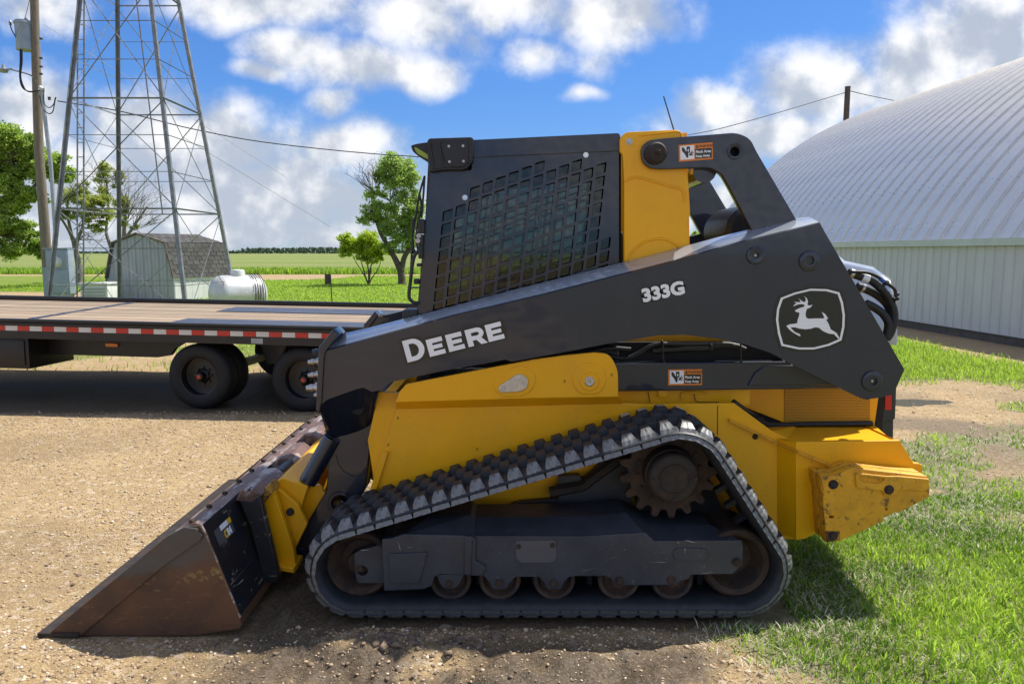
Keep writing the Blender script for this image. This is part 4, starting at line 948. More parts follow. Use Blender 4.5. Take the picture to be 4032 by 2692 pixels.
def arm(par):
    A = tr(side_top, YAR) + tr(side_rest, YAR)
    kt = len(side_top)
    rid = tr(ridge_top, YAR + .12)
    mid = [((a[0]*.88 + r[0]*.12), (a[1]*.88 + r[1]*.12)) for a, r in zip(A[:kt], rid)]
    def inset(lst, d=0): return lst
    B = mid + A[kt:]; C = rid + A[kt:]
    L0 = [(p[0], YAR, p[1]) for p in A]; L1 = [(p[0], YAR + (.010 if i < kt else .004), p[1]) for i, p in enumerate(B)]
    L2 = [(p[0], YAR + (.12 if i < kt else .02), p[1]) for i, p in enumerate(C)]; L3 = [(p[0], YAR + .130, p[1]) for p in C]
    a_ = loft('lift_arm', [L0, L1, L2, L3], ['dark_paint', 'dark_paint_sheen'], par, 44)
    nk = len(L0)                                     # upper face of the arm, sky reflection put into paler paint
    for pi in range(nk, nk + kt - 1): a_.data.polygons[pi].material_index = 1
    # front end plate, proud of the arm on three sides
    e = xz(T3, YAR - .012, [(258, 510), (382, 360), (412, 392), (300, 545), (285, 600), (262, 1000), (245, 1090), (232, 1080)])
    plate('arm_end_plate', e, YAR - .014, YAR + .14, 'dark_paint', a_, bev=.006)
    # lower front leg: a face that turns inward, then runs down to the coupler pivot
    YLG = 3.66
    t0 = tr([(T3, 245, 1060), (T3, 325, 992), (T3, 600, 895), (T3, 665, 884), (T3, 745, 922), (T3, 800, 925)], YAR + .006)
    t1 = tr([(T3, 318, 1300), (T3, 380, 1350), (T3, 520, 1315), (T3, 600, 1290), (T3, 690, 1250), (T3, 720, 1230)], YLG)
    vs = [(p[0], my(YAR + .006), p[1]) for p in t0] + [(p[0], my(YLG), p[1]) for p in t1] + [(p[0], my(YLG + .14), p[1]) for p in t1] + [(p[0], my(YAR + .125), p[1]) for p in t0]
    k = 6; fs = [(j*k + i, j*k + i + 1, (j + 1)*k + i + 1, (j + 1)*k + i) for j in range(3) for i in range(k - 1)]
    fs += [(0, k, 2*k, 3*k), (k - 1, 2*k - 1, 3*k - 1, 4*k - 1)]
    mesh('arm_bend', vs, fs, 'dark_paint', a_)
    c = xz1(T3, YLG - .12, 590, 1090)
    lathe('arm_port', c[0], c[1], [(.004, YLG - .082), (.030, YLG - .083), (.034, YLG - .07)], 'void_black', a_, 20)
    hole = circle(*xz1(TC, YLG, 862, 745), .045, 24)
    leg = rounded(xz(TC, YLG, [(740, 60), (800, 160), (840, 230), (1075, 165), (1110, 110), (1100, 180), (1045, 640), (990, 715), (900, 860), (660, 1130), (600, 1190), (545, 1205), (490, 1150), (505, 1080), (740, 690), (765, 640), (770, 520), (770, 300)]), .006, 2)
    lg = plate('arm_leg', leg, YLG, YLG + .14, 'dark_paint', a_, [hole], bev=.006)
    c = xz1(TC, YLG, 862, 745); lathe('leg_boss', c[0], c[1], [(.045, YLG - .008), (.058, YLG - .008), (.062, YLG - .002), (.062, YLG + .01), (.045, YLG + .01), (.045, YLG - .008)], 'dark_paint', lg, 32, cap=False)
    c = xz1(TC, YLG, 545, 1135); lathe('pivot_pin', c[0], c[1], [(.01, YLG - .02), (.034, YLG - .02), (.038, YLG - .014), (.040, YLG + .02)], 'dark_paint', lg, 24)
    tube('leg_weld', spline([P(*TC(825, 370), YLG - .003), P(*TC(850, 450), YLG - .003), P(*TC(910, 515), YLG - .003), P(*TC(1010, 548), YLG - .003)], 5), .0022, 'dark_paint', lg, 6)
    # bosses with recessed pins
    for (T, x_, y_, r_, rh) in ((T2, 1348, 1235, .042, .016), (T2, 1845, 1285, .048, .020), (T5, 1018, 1408, .050, .0205)):
        c = xz1(T, YAR, x_, y_)
        bo = lathe('pin_boss', c[0], c[1], [(rh, YAR + .012), (rh, YAR - .010), (r_*.80, YAR - .012), (r_*.96, YAR - .008), (r_, YAR - .001), (r_, YAR + .004)], 'dark_paint', a_, 36)
        lathe('pin', c[0], c[1], [(.003, YAR + .002), (rh*.40, YAR + .002), (rh*.46, YAR + .005), (rh*.98, YAR + .006)], 'void_black', bo, 18)
        if r_ != .048: lathe('grease_fitting', c[0] - .001, c[1], [(.002, YAR - .006), (.0055, YAR - .005), (.007, YAR + .004)], 'zinc', bo, 10)
    return a_
for mi in (True, False):
    MIR[0] = mi; ARM = arm(LD)
# cross tube joining the two arms, and one at the rear
for (T, x_, y_, Yq, r_) in ((TD, 1700, 420, 3.5, .045),):
    pass

# --- rear upper link
def link(par):
    YK = 3.600
    o_ = rounded(xz(T2, YK, [(300, 240), (360, 180), (490, 163), (1180, 108), (1300, 165), (1345, 265), (1740, 940), (1330, 1010), (1180, 720), (1100, 570), (1040, 470), (950, 422), (880, 414), (480, 430), (370, 420), (310, 360)]), [.02, .04, .03, .05, .06, .05, 0, 0, .05, .05, .05, .05, .05, .02, .04, .03], 4)
    lk = plate('rear_link', o_, YK, YK + .05, 'dark_paint', par, [circle(*xz1(T2, YK, 1160, 275), .0255, 24)], bev=.005)
    c = xz1(T2, YK, 430, 292)
    lathe('link_pin', c[0] - .003, c[1], [(.004, YK - .062), (.011, YK - .062), (.013, YK - .050), (.022, YK - .046), (.040, YK - .043), (.045, YK - .036), (.045, YK - .026), (.0505, YK - .022), (.052, YK - .004), (.052, YK + .01)], 'rust_dark', lk, 28)
    hexbolt('bolt', c[0], c[1], YK - .055, .010, 'rust_dark', lk, .018)
    c = xz1(T2, YK, 1160, 275); lathe('link_bushing', c[0], c[1], [(.0255, YK + .05), (.0255, YK - .006), (.034, YK - .007), (.0365, YK - .004), (.0365, YK + .006)], 'dark_paint', lk, 28, cap=False)
    lathe('link_bore', c[0], c[1], [(.004, YK + .045), (.026, YK + .046)], 'void_black', lk, 20)
    return lk
for mi in (True, False):
    MIR[0] = mi; LINK = link(LD)
# cross tube between the links and the round muffler cover behind
tube('link_cross_tube', [P(*T2(880, 455), 3.65), P(*T2(880, 455), 3.65) + Vector((0, 2*YC - 7.30, 0))], .055, 'dark_paint', LD, 20, 50)
lathe('exhaust_cover', *xz1(T2, 4.0, 1235, 1010), [(.01, 3.86), (.10, 3.86), (.125, 3.88), (.13, 3.95), (.13, 4.3), (.02, 4.3)], 'black_plastic', LD, 36)

# --- yellow rear post of the cab guard
def post(par):
    YP = 3.630
    o_ = rounded(xz(T2, YP, [(105, 150), (150, 103), (640, 80), (682, 142), (690, 430), (722, 545), (740, 860), (718, 905), (732, 1330), (145, 1330), (143, 560), (132, 300), (106, 270)]), [.012, .02, .02, .01, 0, 0, .006, .006, 0, 0, 0, .006, .006], 3)
    p_ = plate('rear_post', o_, YP, YP + .05, 'yellow_paint', par, bev=.004)
    rib = [P(*T2(*q_), YP - .002) for q_ in ((145, 555), (185, 525), (250, 512), (330, 530), (520, 585), (640, 615), (680, 640), (690, 700), (692, 742))]
    tube('post_crease', spline(rib, 4), .005, 'yellow_paint', p_, 6)
    arc = [P(*T2(*q_), YP - .002) for q_ in ((150, 1290), (220, 1180), (320, 1110), (440, 1082), (550, 1098), (650, 1160), (700, 1210))]
    tube('post_crease', spline(arc, 4), .005, 'yellow_paint', p_, 6)
    edge = [P(*T2(*q_), YP - .001) for q_ in ((270, 128), (420, 112), (620, 90), (660, 110), (672, 150))]
    tube('post_crease', spline(edge, 4), .0035, 'yellow_paint', p_, 6)
    hexbolt('bolt', *xz1(T2, YP, 183, 183), YP, .011, 'zinc', p_, .010)
    # return flange behind
    plate('post_web', xz(T2, YP + .10, [(130, 140), (690, 120), (720, 1330), (160, 1330)]), YP + .05, YP + .14, 'yellow_paint', p_)
    return p_
for mi in (True, False):
    MIR[0] = mi; POST = post(LD)
MIR[0] = False
ant = [P(*T2(595, 78), 3.72), P(2613, 380, 3.72)]
tube('antenna', ant, [.0035, .0028], 'black_plastic', LD, 6)

# --- lower link bar with hoses above it
def lower_link(par):
    YB_ = 3.650
    b_ = plate('lower_link', rounded(xz(T4, YB_, [(700, 668), (2900, 648), (2900, 880), (700, 908)]), .01, 3), YB_, YB_ + .07, 'dark_paint', par, bev=.006)
    gs = xz(T5, YB_, [(-60, 1330), (30, 1270), (330, 1268), (620, 1420), (660, 1440), (-120, 1440)])
    plate('link_gusset', gs, YB_ - .014, YB_ + .004, 'dark_paint', b_, bev=.004)
    return b_
for mi in (True, False):
    MIR[0] = mi; LOW = lower_link(LD)
MIR[0] = False
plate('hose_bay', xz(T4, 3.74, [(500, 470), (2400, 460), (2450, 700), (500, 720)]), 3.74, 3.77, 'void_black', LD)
plate('hood_arch', xz(T4, 3.79, [(600, 380), (2200, 350), (2250, 545), (1100, 500), (600, 530)]), 3.78, 3.80, 'yellow_paint', LD)
hz = [([(700, 590), (850, 610), (960, 570), (1080, 500), (1200, 470)], .011), ([(1200, 478), (1400, 482), (1620, 478), (1800, 480), (1915, 500)], .011), ([(1100, 545), (1400, 525), (1640, 520)], .016), ([(1640, 500), (1760, 490), (1880, 500), (1960, 530)], .013), ([(300, 590), (500, 560), (700, 520), (900, 530)], .012)]
for pts_, r_ in hz: tube('hydraulic_hose', spline([P(*T4(*q_), 3.69) for q_ in pts_], 6), r_, 'hose', LD, 8)
c = P(*T4(1640, 510), 3.69); lathe('hose_clamp', c.x, c.z, [(.02, -.006), (.024, -.006), (.024, .006), (.02, .006)], 'black_plastic', LD, 18, 35, 'X', c.y)
for x_ in (1200, 1918): tube('hose_hook', spline([P(*T4(x_ + 25, 655), 3.655), P(*T4(x_ + 5, 630), 3.655), P(*T4(x_, 500), 3.655), P(*T4(x_ - 8, 450), 3.66), P(*T4(x_ - 18, 470), 3.68)], 5), .0042, 'black_plastic', LD, 8)
# body side under the lower link: latch, little block
plate('body_side', xz(T4, 3.70, [(700, 880), (2000, 880), (2000, 1045), (850, 1050), (700, 1000)]), 3.70, 3.73, 'yellow_paint', LD)
tube('latch_handle', spline([P(*T4(1372, 990), 3.69), P(*T4(1375, 945), 3.69), P(*T4(1400, 930), 3.69), P(*T4(1500, 928), 3.69), P(*T4(1605, 932), 3.69)], 4), .005, 'yellow_paint', LD, 8)
box('latch_block', *sorted((P(*T4(1168, 985), 3.65).x, P(*T4(1252, 985), 3.65).x)), 3.685, 3.70, P(*T4(1168, 985), 3.65).z, P(*T4(1168, 922), 3.65).z, 'yellow_paint', LD, .002)
for q_ in ([(1060, 920), (1080, 1020)], [(1485, 940), (1500, 1005), (1540, 1018), (1715, 1018)], [(860, 1035), (1000, 1045), (1715, 1030)], [(1705, 1050), (1702, 1320)]):
    tube('panel_seam', [P(*T4(*w_), 3.69 if w_[1] < 1046 else YL) for w_ in q_], .0022, 'rust_dark', LD, 5)

# --- hoses at the rear
hs_ = [([(800, 405), (900, 440), (1010, 480), (1090, 545), (1160, 620), (1215, 740), (1220, 850), (1190, 960), (1150, 1020)], .020, 3.70), ([(880, 535), (960, 560), (1060, 610), (1150, 690), (1200, 800), (1195, 900), (1160, 980)], .021, 3.74), ([(960, 690), (1040, 730), (1120, 790), (1170, 880), (1150, 1000)], .020, 3.69), ([(830, 400), (960, 405), (1060, 440), (1130, 490), (1225, 560), (1240, 640)], .008, 3.68)]
for pts_, r_, yy in hs_: tube('hydraulic_hose', spline([P(*T5(*q_), yy) for q_ in pts_], 6), r_, 'hose', LD, 10)
def sleeve(pa, pb, Yq, r_, m_, nm): tube(nm, [P(*T5(*pa), Yq), P(*T5(*pb), Yq)], r_, m_, LD, 12, 50)
sleeve((925, 448), (985, 468), 3.70, .0215, 'decal_white', 'hose_marker'); sleeve((815, 410), (845, 420), 3.70, .0225, 'bright_steel', 'hose_fitting'); sleeve((920, 545), (940, 555), 3.74, .0225, 'bright_steel', 'hose_fitting')
M['blue_tape'] = mat('blue_tape', (.02, .09, .42), .4)
sleeve((1095, 465), (1130, 490), 3.68, .0095, 'blue_tape', 'hose_marker'); sleeve((1075, 555), (1170, 490), 3.69, .010, 'black_plastic', 'hose_clamp')
for i in range(7):
    a = random.random()*6; sleeve((1225 + 8*math.cos(i), 600 + i*13), (1265 + 5*math.sin(i*2), 592 + i*13), 3.68, .005, 'chrome' if i % 3 == 0 else 'hose', 'hose_connector')
# --- couplers on the front of the arm
for (y_, x_, L_, r_) in ((640, 150, 80, .014), (760, 150, 75, .013), (880, 135, 85, .018), (945, 205, 30, .012), (548, 190, 60, .016)):
    a, b_ = P(*T3(x_, y_ + 8), YAR + .07), P(*T3(x_ + L_ + 20, y_ - 4), YAR + .07)
    L = (b_ - a)
    tube('hydraulic_coupler', [a, a + L*.28, a + L*.30, a + L*.55, a + L*.57, a + L*.8, a + L*.82, b_], [r_*.75, r_*.75, r_*.95, r_*.95, r_*.8, r_*.8, r_*1.25, r_*1.25], 'bright_steel' if y_ != 548 else 'dark_paint', LD, 14, 40)

# --- coupler (quick hitch) with its tilt cylinder
def hitch(par):
    YQ = 3.56
    h = plate('hitch_plate', rounded(xz(TC, YQ, [(345, 628), (395, 650), (530, 762), (560, 830), (602, 905), (500, 1110), (470, 1080), (360, 690)]), .008), YQ, YQ + .03, 'yellow_paint', par, bev=.004)
    f0 = xz(TC, YQ - .08, [(225, 690), (325, 690), (520, 1235), (385, 1215)])
    plate('hitch_face', xz(TC, YQ - .06, [(235, 700), (345, 650), (500, 1100), (515, 1215), (385, 1195)]), YQ - .07, YQ - .03, 'yellow_paint', h, bev=.004)
    plate('hitch_cap', xz(TC, YQ - .06, [(215, 668), (330, 595), (352, 640), (290, 718), (240, 712)]), YQ - .10, YQ + .02, 'rusty_yellow', h, bev=.004)
    plate('hitch_lip', xz(TC, YQ - .06, [(380, 1196), (520, 1220), (522, 1245), (385, 1222)]), YQ - .11, YQ + .05, 'yellow_paint', h, bev=.004)
    c = xz1(TC, YQ, 478, 810); lathe('hitch_pin', c[0], c[1], [(.004, YQ - .018), (.010, YQ - .018), (.011, YQ - .012), (.018, YQ - .012), (.020, YQ - .002)], 'black_plastic', h, 20)
    plate('hitch_inner', rounded(xz(TC, YQ + .14, [(360, 600), (470, 650), (620, 620), (700, 600), (760, 700), (700, 850), (560, 900), (430, 760)]), .02), YQ + .13, YQ + .16, 'yellow_paint', h)
    cyl = tube('tilt_cylinder', [P(*TC(610, 580), YQ + .09), P(*TC(800, 240), YQ + .10)], .044, 'dark_paint', par, 24, 40)
    tube('cylinder_rod', [P(*TC(535, 725), YQ + .085), P(*TC(620, 590), YQ + .09)], .0165, 'chrome', cyl, 16)
for mi in (True, False):
    MIR[0] = mi; hitch(LD)
MIR[0] = False
hb = [P(*TC(360, 560), 3.62), P(*TC(480, 640), 3.62)]
a = xz(TC, 3.60, [(345, 600), (420, 560), (600, 620), (480, 1000), (400, 1000)])
plate('hitch_crossbeam', a, 3.60, 2*YC - 3.60, 'yellow_paint', LD, bev=.006)
plate('hitch_latch', rounded(xz(TC, 3.74, [(470, 560), (560, 520), (590, 545), (540, 610), (480, 610)]), .01), 3.72, 3.80, 'rusty_yellow', LD)

# --- bucket
YBK0, YBK1 = 3.03, 5.17
bp = {'tip': (92, 1432), 'lip': (165, 1386), 'f1': (880, 800), 'f2': (985, 745), 't': (1085, 735), 'b0': (1110, 790), 'b1': (1320, 1300), 'heel': (1336, 1345), 'h2': (1320, 1368), 'fl': (1040, 1425), 'fl2': (300, 1428)}
bx_ = {k_: xz1(TA, YBK0, *v_) for k_, v_ in bp.items()}
side = [bx_[k_] for k_ in ('tip', 'lip', 'f1', 'f2', 't', 'b0', 'b1', 'heel', 'h2', 'fl', 'fl2')]
side = [(a, max(b, .004)) for a, b in side]
BK = plate('bucket', side, YBK0, YBK0 + .012, 'bucket_rust', LD, bev=.002)
plate('side_plate', side, YBK1 - .012, YBK1, 'bucket_rust', BK, bev=.002)
cut = xz(TA, YBK0, [(100, 1420), (165, 1386), (880, 800), (985, 745), (1060, 752), (1092, 790), (1085, 815), (870, 965), (350, 1402)])
plate('side_cutter', cut, YBK0 - .010, YBK0 + .002, 'bucket_rust', BK, bev=.003)
plate('side_cutter', cut, YBK1 - .002, YBK1 + .010, 'bucket_rust', BK, bev=.003)
def sheet(nm, pts_, m_, par_, th=.012, ya=YBK0 + .012, yb=YBK1 - .012):
    """bent plate swept across the bucket; pts_ is its section"""
    vs, fs = [], []; k = len(pts_)
    P2 = [Vector(p) for p in pts_]; off = []
    for i in range(k):
        t = (P2[min(i + 1, k - 1)] - P2[max(i - 1, 0)]).normalized(); off.append(P2[i] + Vector((-t.y, t.x))*th)
    for yy in (ya, yb):
        for p in P2 + off[::-1]: vs.append((p.x, yy, p.y))
    n_ = 2*k; fs = [(i, (i + 1) % n_, n_ + (i + 1) % n_, n_ + i) for i in range(n_)] + [tuple(range(n_)), tuple(n_ + i for i in range(n_))]
    return mesh(nm, vs, fs, m_, par_, 40)
sheet('floor_plate', [bx_['fl2'], bx_['fl'], bx_['h2'], bx_['heel'], bx_['b1']], 'bucket_rust', BK, .014)
sheet('back_plate', [bx_['b1'], bx_['b0'], (bx_['b0'][0] - .006, bx_['b0'][1] + .018), bx_['t']], 'bucket_black', BK, .014)
tp = [bx_['t'], (bx_['t'][0] - .03, bx_['t'][1] + .006), bx_['f2'], (bx_['f1'][0] + .02, bx_['f1'][1] + .012)]
sheet('top_lip', tp, 'bucket_edge', BK, .012)
ce = [(bx_['tip'][0], .004), (bx_['fl2'][0] + .03, .006)]
sheet('cutting_edge', ce, 'rust_dark', BK, .016, YBK0 - .017, YBK1 + .017)
# rib along the back, edge strips, bolts on the lip
r0 = (bx_['b0'][0]*.42 + bx_['b1'][0]*.58, bx_['b0'][1]*.42 + bx_['b1'][1]*.58)
tube('back_rib', [(r0[0] + .006, YBK0 + .05, r0[1] - .03), (r0[0] + .006, 3.40, r0[1] - .03)], .007, 'bucket_black', BK, 6, 20)
sx_ = [bx_['b1'], bx_['b0']]
box('edge_bead', 0, .001, 0, .001, 0, .001, 'bucket_edge', BK) if False else None
tube('edge_bead', [(bx_['t'][0], YBK0 + .002, bx_['t'][1] + .002), (bx_['b0'][0] + .004, YBK0 + .002, bx_['b0'][1]), (bx_['b1'][0] + .004, YBK0 + .002, bx_['b1'][1])], .005, 'bucket_edge', BK, 6)
for i in range(12):
    yy = YBK0 + .04 + i*.185
    q_ = lathe('lip_bolt', bx_['f2'][0] + .012, bx_['f2'][1] + .008, [(.014, 0), (.014, .006), (.010, .012)], 'rust', BK, 6, 35, 'Z', yy)
# coupler mounting frame on the back of the bucket
mt = xz(TA, YBK0 + .36, [(1320, 560), (1380, 515), (1440, 545), (1500, 800), (1560, 1050), (1540, 1080), (1480, 1080), (1400, 760)])
def mount(y0, y1): return plate('mount_plate', mt, y0, y1, 'bucket_black', BK, bev=.006)
mount(YBK0 + .36, YBK0 + .40); mount(YBK1 - .40, YBK1 - .36)
top_bar = xz(TA, YBK0 + .36, [(1310, 575), (1335, 525), (1400, 520), (1440, 548), (1400, 590)])
for y0, y1 in ((YBK0 + .36, YBK0 + .72), (YBK0 + .90, YBK0 + 1.24), (YBK1 - .72, YBK1 - .36)):
    plate('mount_top_bar', top_bar, y0, y1, 'bucket_edge', BK, bev=.008)
tube('mount_tube', [(top_bar[2][0] + .01, YBK0 + .72, top_bar[2][1] - .03), (top_bar[2][0] + .01, YBK0 + .90, top_bar[2][1] - .03)], .028, 'black_plastic', BK, 14)
# maker's label on the back of the bucket, in the plane of the back plate
bv0, bv1 = Vector((bx_['b0'][0], 0, bx_['b0'][1])), Vector((bx_['b1'][0], 0, bx_['b1'][1]))
dwn = (bv1 - bv0).normalized(); nrm_ = Vector((-dwn.z, 0, dwn.x)); nrm_ = nrm_ if nrm_.x > 0 else -nrm_
def on_back(nm, y0, y1, d0, d1, m_, lift):
    """rectangle on the back plate between y0 and y1, d0 and d1 down from its top edge"""
    b0 = bv0 + nrm_*lift
    q_ = [b0 + dwn*d0 + Vector((0, y0, 0)), b0 + dwn*d0 + Vector((0, y1, 0)), b0 + dwn*d1 + Vector((0, y1, 0)), b0 + dwn*d1 + Vector((0, y0, 0))]
    q2 = [w_ - nrm_*.002 for w_ in q_]
    return mesh(nm, [tuple(w_) for w_ in q_ + q2], [(0, 1, 2, 3), (0, 4, 5, 1), (1, 5, 6, 2), (2, 6, 7, 3), (3, 7, 4, 0)], m_, BK)
on_back('bucket_label', YBK0 + .075, YBK0 + .255, .015, .085, 'decal_grey', .0008)
on_back('label_panel', YBK0 + .135, YBK0 + .215, .015, .037, 'decal_white', .0016); on_back('label_panel', YBK0 + .215, YBK0 + .255, .015, .037, 'decal_yellow', .0016)
def back_text(s, y0, d, size, m_, bold=.001):
    cu = bpy.data.curves.new('label_text', 'FONT'); cu.body = s; cu.size = size; cu.extrude = .0003; cu.offset = bold; cu.resolution_u = 3
    ob = bpy.data.objects.new('label_text', cu); me = bpy.data.meshes.new_from_object(ob); bpy.data.objects.remove(ob); bpy.data.curves.remove(cu)
    o_ = bv0 + nrm_*.0016 + dwn*d + Vector((0, y0, 0)); ux = Vector((0, 1, 0)); uy = -dwn
    me.transform(Matrix(((ux.x, uy.x, nrm_.x, o_.x), (ux.y, uy.y, nrm_.y, o_.y), (ux.z, uy.z, nrm_.z, o_.z), (0, 0, 0, 1)))); me.materials.clear()
    return finish('label_text', me, m_, BK)
back_text('C', YBK0 + .150, .078, .044, 'decal_yellow', .0025); back_text('84', YBK0 + .182, .078, .044, 'decal_white', .0025)
# ------------------------------------------------------------------ cab
YCB = 3.665
def inside(p, poly):
    x, y = p; c = False; j = len(poly) - 1
    for i in range(len(poly)):
        if ((poly[i][1] > y) != (poly[j][1] > y)) and x < (poly[j][0] - poly[i][0])*(y - poly[i][1])/(poly[j][1] - poly[i][1]) + poly[i][0]: c = not c
        j = i
    return c
REG = [(545, 830), (690, 725), (805, 640), (930, 540), (1040, 455), (1160, 425), (1300, 385), (1520, 335), (1850, 305), (2010, 330), (2062, 420), (2085, 1000), (2080, 1320), (1900, 1500), (1400, 1640), (490, 1760)]
holes = []
for i in range(-14, 20):
    for j in range(-14, 20):
        cx, cy = 722 + 119.5*i - 13*j, 893 - 46*i + 123*j
        if not inside((cx, cy), REG): continue
        hh = []
        for (a, b) in ((-.40, -.415), (.40, -.415), (.40, .415), (-.40, .415)): hh.append((cx + 119.5*a - 13*b, cy - 36*a + 123*b))
        holes.append(hh)
def cab_side(par):
    out = xz(T1, YCB, [(455, 418), (842, 402), (842, 277), (2200, 217), (2200, 1330), (1500, 1640), (1000, 1760), (335, 1760)])
    hs3 = [rounded(xz(T1, YCB, h_), .0075, 3) for h_ in holes]
    s_ = plate('side_screen', out, YCB, YCB + .006, 'dark_paint', par, hs3, bev=.0012)
    rf = plate('roof_band', rounded(xz(T1, YCB - .002, [(842, 128), (2205, 64), (2212, 217), (842, 277)]), [.004, .012, .003, .003]), YCB - .004, YCB + .03, 'dark_paint', par, bev=.004)
    plate('side_glass', xz(T1, YCB + .035, [(520, 420), (2170, 240), (2170, 1400), (420, 1750)]), YCB + .035, YCB + .041, 'glass', par, bev=.0005)
    # frame round the glass
    for nm, q_ in (('front_pillar', [(455, 400), (590, 400), (470, 1760), (335, 1760)]), ('rear_pillar', [(2040, 230), (2215, 225), (2215, 1400), (2110, 1400)]), ('roof_rail', [(470, 400), (2200, 240), (2200, 330), (640, 520)]), ('floor_rail', [(400, 1600), (2200, 1180), (2200, 1400), (400, 1800)])):
        plate(nm, xz(T1, YCB + .05, q_), YCB + .045, YCB + .09, 'interior_black', par)
    for (bx, by) in ((777, 653), (1895, 260)):
        hexbolt('bolt', *xz1(T1, YCB, bx, by), YCB, .009, 'chrome', s_, .007)
    return s_
for mi in (True, False):
    MIR[0] = mi; cab_side(LD)
MIR[0] = False
YF_ = 2*YC - YCB
# roof slab, rear wall, front frame, floor
r0 = xz1(T1, YCB, 842, 124); r1 = xz1(T1, YCB, 2205, 62)
zf, zr = r0[1], r1[1]
xf, xr = xz1(T1, YCB, 470, 400)[0], xz1(T1, YCB, 2212, 400)[0]
vs = [(xf - .02, YCB + .02, zf - .02), (xr, YCB + .02, zr - .012), (xr, YF_ - .02, zr - .012), (xf - .02, YF_ - .02, zf - .02)]
vs += [(a, b, c - .05) for a, b, c in vs]
mesh('cab_roof', vs, [(0, 1, 2, 3), (7, 6, 5, 4), (0, 4, 5, 1), (1, 5, 6, 2), (2, 6, 7, 3), (3, 7, 4, 0)], 'dark_paint', LD)
zb = .93
xb = xz1(T1, YCB, 335, 1760)[0]
M['headliner'] = mat('headliner', (.035, .035, .037), .8)
fl = box('cab_floor', xb, xr, YCB + .05, YF_ - .05, zb - .06, zb, 'interior_black', LD)
plate('rear_wall', [(xr - .03, zb), (xr, zb), (xr, zb + .45), (xr - .03, zb + .45)], YCB + .05, YF_ - .05, 'interior_black', LD)
for yy in (YCB + .05, YF_ - .13): plate('rear_corner_post', [(xr - .05, zb + .4), (xr, zb + .4), (xr, zr - .06), (xr - .05, zr - .06)], yy, yy + .08, 'interior_black', LD)
plate('rear_glass', [(xr - .03, zb + .45), (xr - .022, zb + .45), (xr - .022, zr - .06), (xr - .03, zr - .06)], YCB + .13, YF_ - .13, 'glass', LD, bev=.001)
# front door frame and glass
for yy in (YCB + .005, YF_ - .065):
    vs = [(xb - .012, yy, zb), (xb + .05, yy, zb), (xf + .05, yy, zf - .03), (xf - .012, yy, zf - .03)]; vs += [(a, b + .06, c) for a, b, c in vs]
    mesh('door_post', vs, [(0, 1, 2, 3), (7, 6, 5, 4), (0, 4, 5, 1), (1, 5, 6, 2), (2, 6, 7, 3), (3, 7, 4, 0)], 'black_plastic', LD)
vs = [(xb, YCB + .065, zb), (xf, YCB + .065, zf - .05), (xf, YF_ - .065, zf - .05), (xb, YF_ - .065, zb)]; vs += [(a + .006, b, c) for a, b, c in vs]
mesh('door_glass', vs, [(0, 1, 2, 3), (7, 6, 5, 4), (0, 4, 5, 1), (1, 5, 6, 2), (2, 6, 7, 3), (3, 7, 4, 0)], 'glass', LD)
# seat and controls
seat_x = xz1(T1, 4.0, 1700, 1100)[0]
box('seat_cushion', seat_x - .28, seat_x + .22, 3.86, 4.34, zb + .16, zb + .30, 'interior_black', LD, .04)
st = box('seat_back', seat_x + .14, seat_x + .30, 3.88, 4.32, zb + .26, zb + .78, 'interior_black', LD, .05)
box('seat_base', seat_x - .2, seat_x + .2, 3.90, 4.30, zb, zb + .17, 'black_plastic', LD)
for yy in (3.82, 4.38):
    ar = box('armrest', seat_x - .22, seat_x + .20, yy - .05, yy + .05, zb + .36, zb + .43, 'black_plastic', LD, .02)
    tube('joystick', [(seat_x - .20, yy, zb + .42), (seat_x - .22, yy, zb + .56), (seat_x - .215, yy, zb + .60)], [.014, .020, .012], 'black_plastic', LD, 10)
yw = M['decal_yellow']
for (x_, y_) in ((1330, 1370), (1590, 1310), (1760, 1320)):
    c = P(*T1(x_, y_), 3.74); tube('control_lever', [c + Vector((-.012, 0, -.014)), c, c + Vector((.010, 0, .014))], [.010, .008, .006], 'yellow_paint', LD, 8)
box('side_console', seat_x - .40, seat_x + .25, 3.70, 3.80, zb, zb + .20, 'interior_black', LD, .02)
# visor and work lights
vz = [(285, 178), (300, 222), (350, 262), (430, 312), (445, 300), (470, 150), (440, 148), (330, 165)]
v_ = plate('visor', rounded(xz(T1, YCB, vz), .004, 2), YCB - .004, YCB + .05, 'black_plastic', LD, bev=.004)
plate('visor_lens', xz(T1, YCB - .005, [(312, 190), (330, 195), (440, 262), (438, 300), (345, 250), (318, 215)]), YCB - .007, YCB - .003, 'green_lens', v_, bev=.001)
q_ = xz(T1, YCB, [(300, 175), (445, 140), (445, 170), (320, 200)])
plate('visor_brow', q_, YCB + .05, YF_ - .05, 'black_plastic', LD, bev=.004)
hsg = rounded(xz(T1, YCB - .03, [(442, 132), (455, 120), (825, 108), (842, 112), (838, 320), (770, 385), (560, 392), (455, 408), (448, 300)]), .008, 3)
inner = rounded(xz(T1, YCB - .03, [(565, 160), (790, 145), (805, 160), (800, 330), (760, 362), (640, 362), (600, 300)]), .012, 3)
lh = plate('work_light_housing', hsg, YCB - .034, YCB + .05, 'black_plastic', LD, bev=.007)
plate('light_cover', inner, YCB - .040, YCB - .030, 'black_plastic', lh, bev=.004)
for (bx, by) in ((628, 180), (759, 177), (634, 322), (764, 318)): hexbolt('screw', *xz1(T1, YCB - .04, bx, by), YCB - .040, .0045, 'zinc', lh, .004)
for pth in ([(455, 150), (470, 260), (490, 390)], [(540, 140), (560, 260), (580, 390)], [(455, 405), (600, 388), (770, 384), (838, 318)]):
    tube('housing_rib', spline([P(*T1(*w_), YCB - .036) for w_ in pth], 4), .005, 'black_plastic', lh, 6)
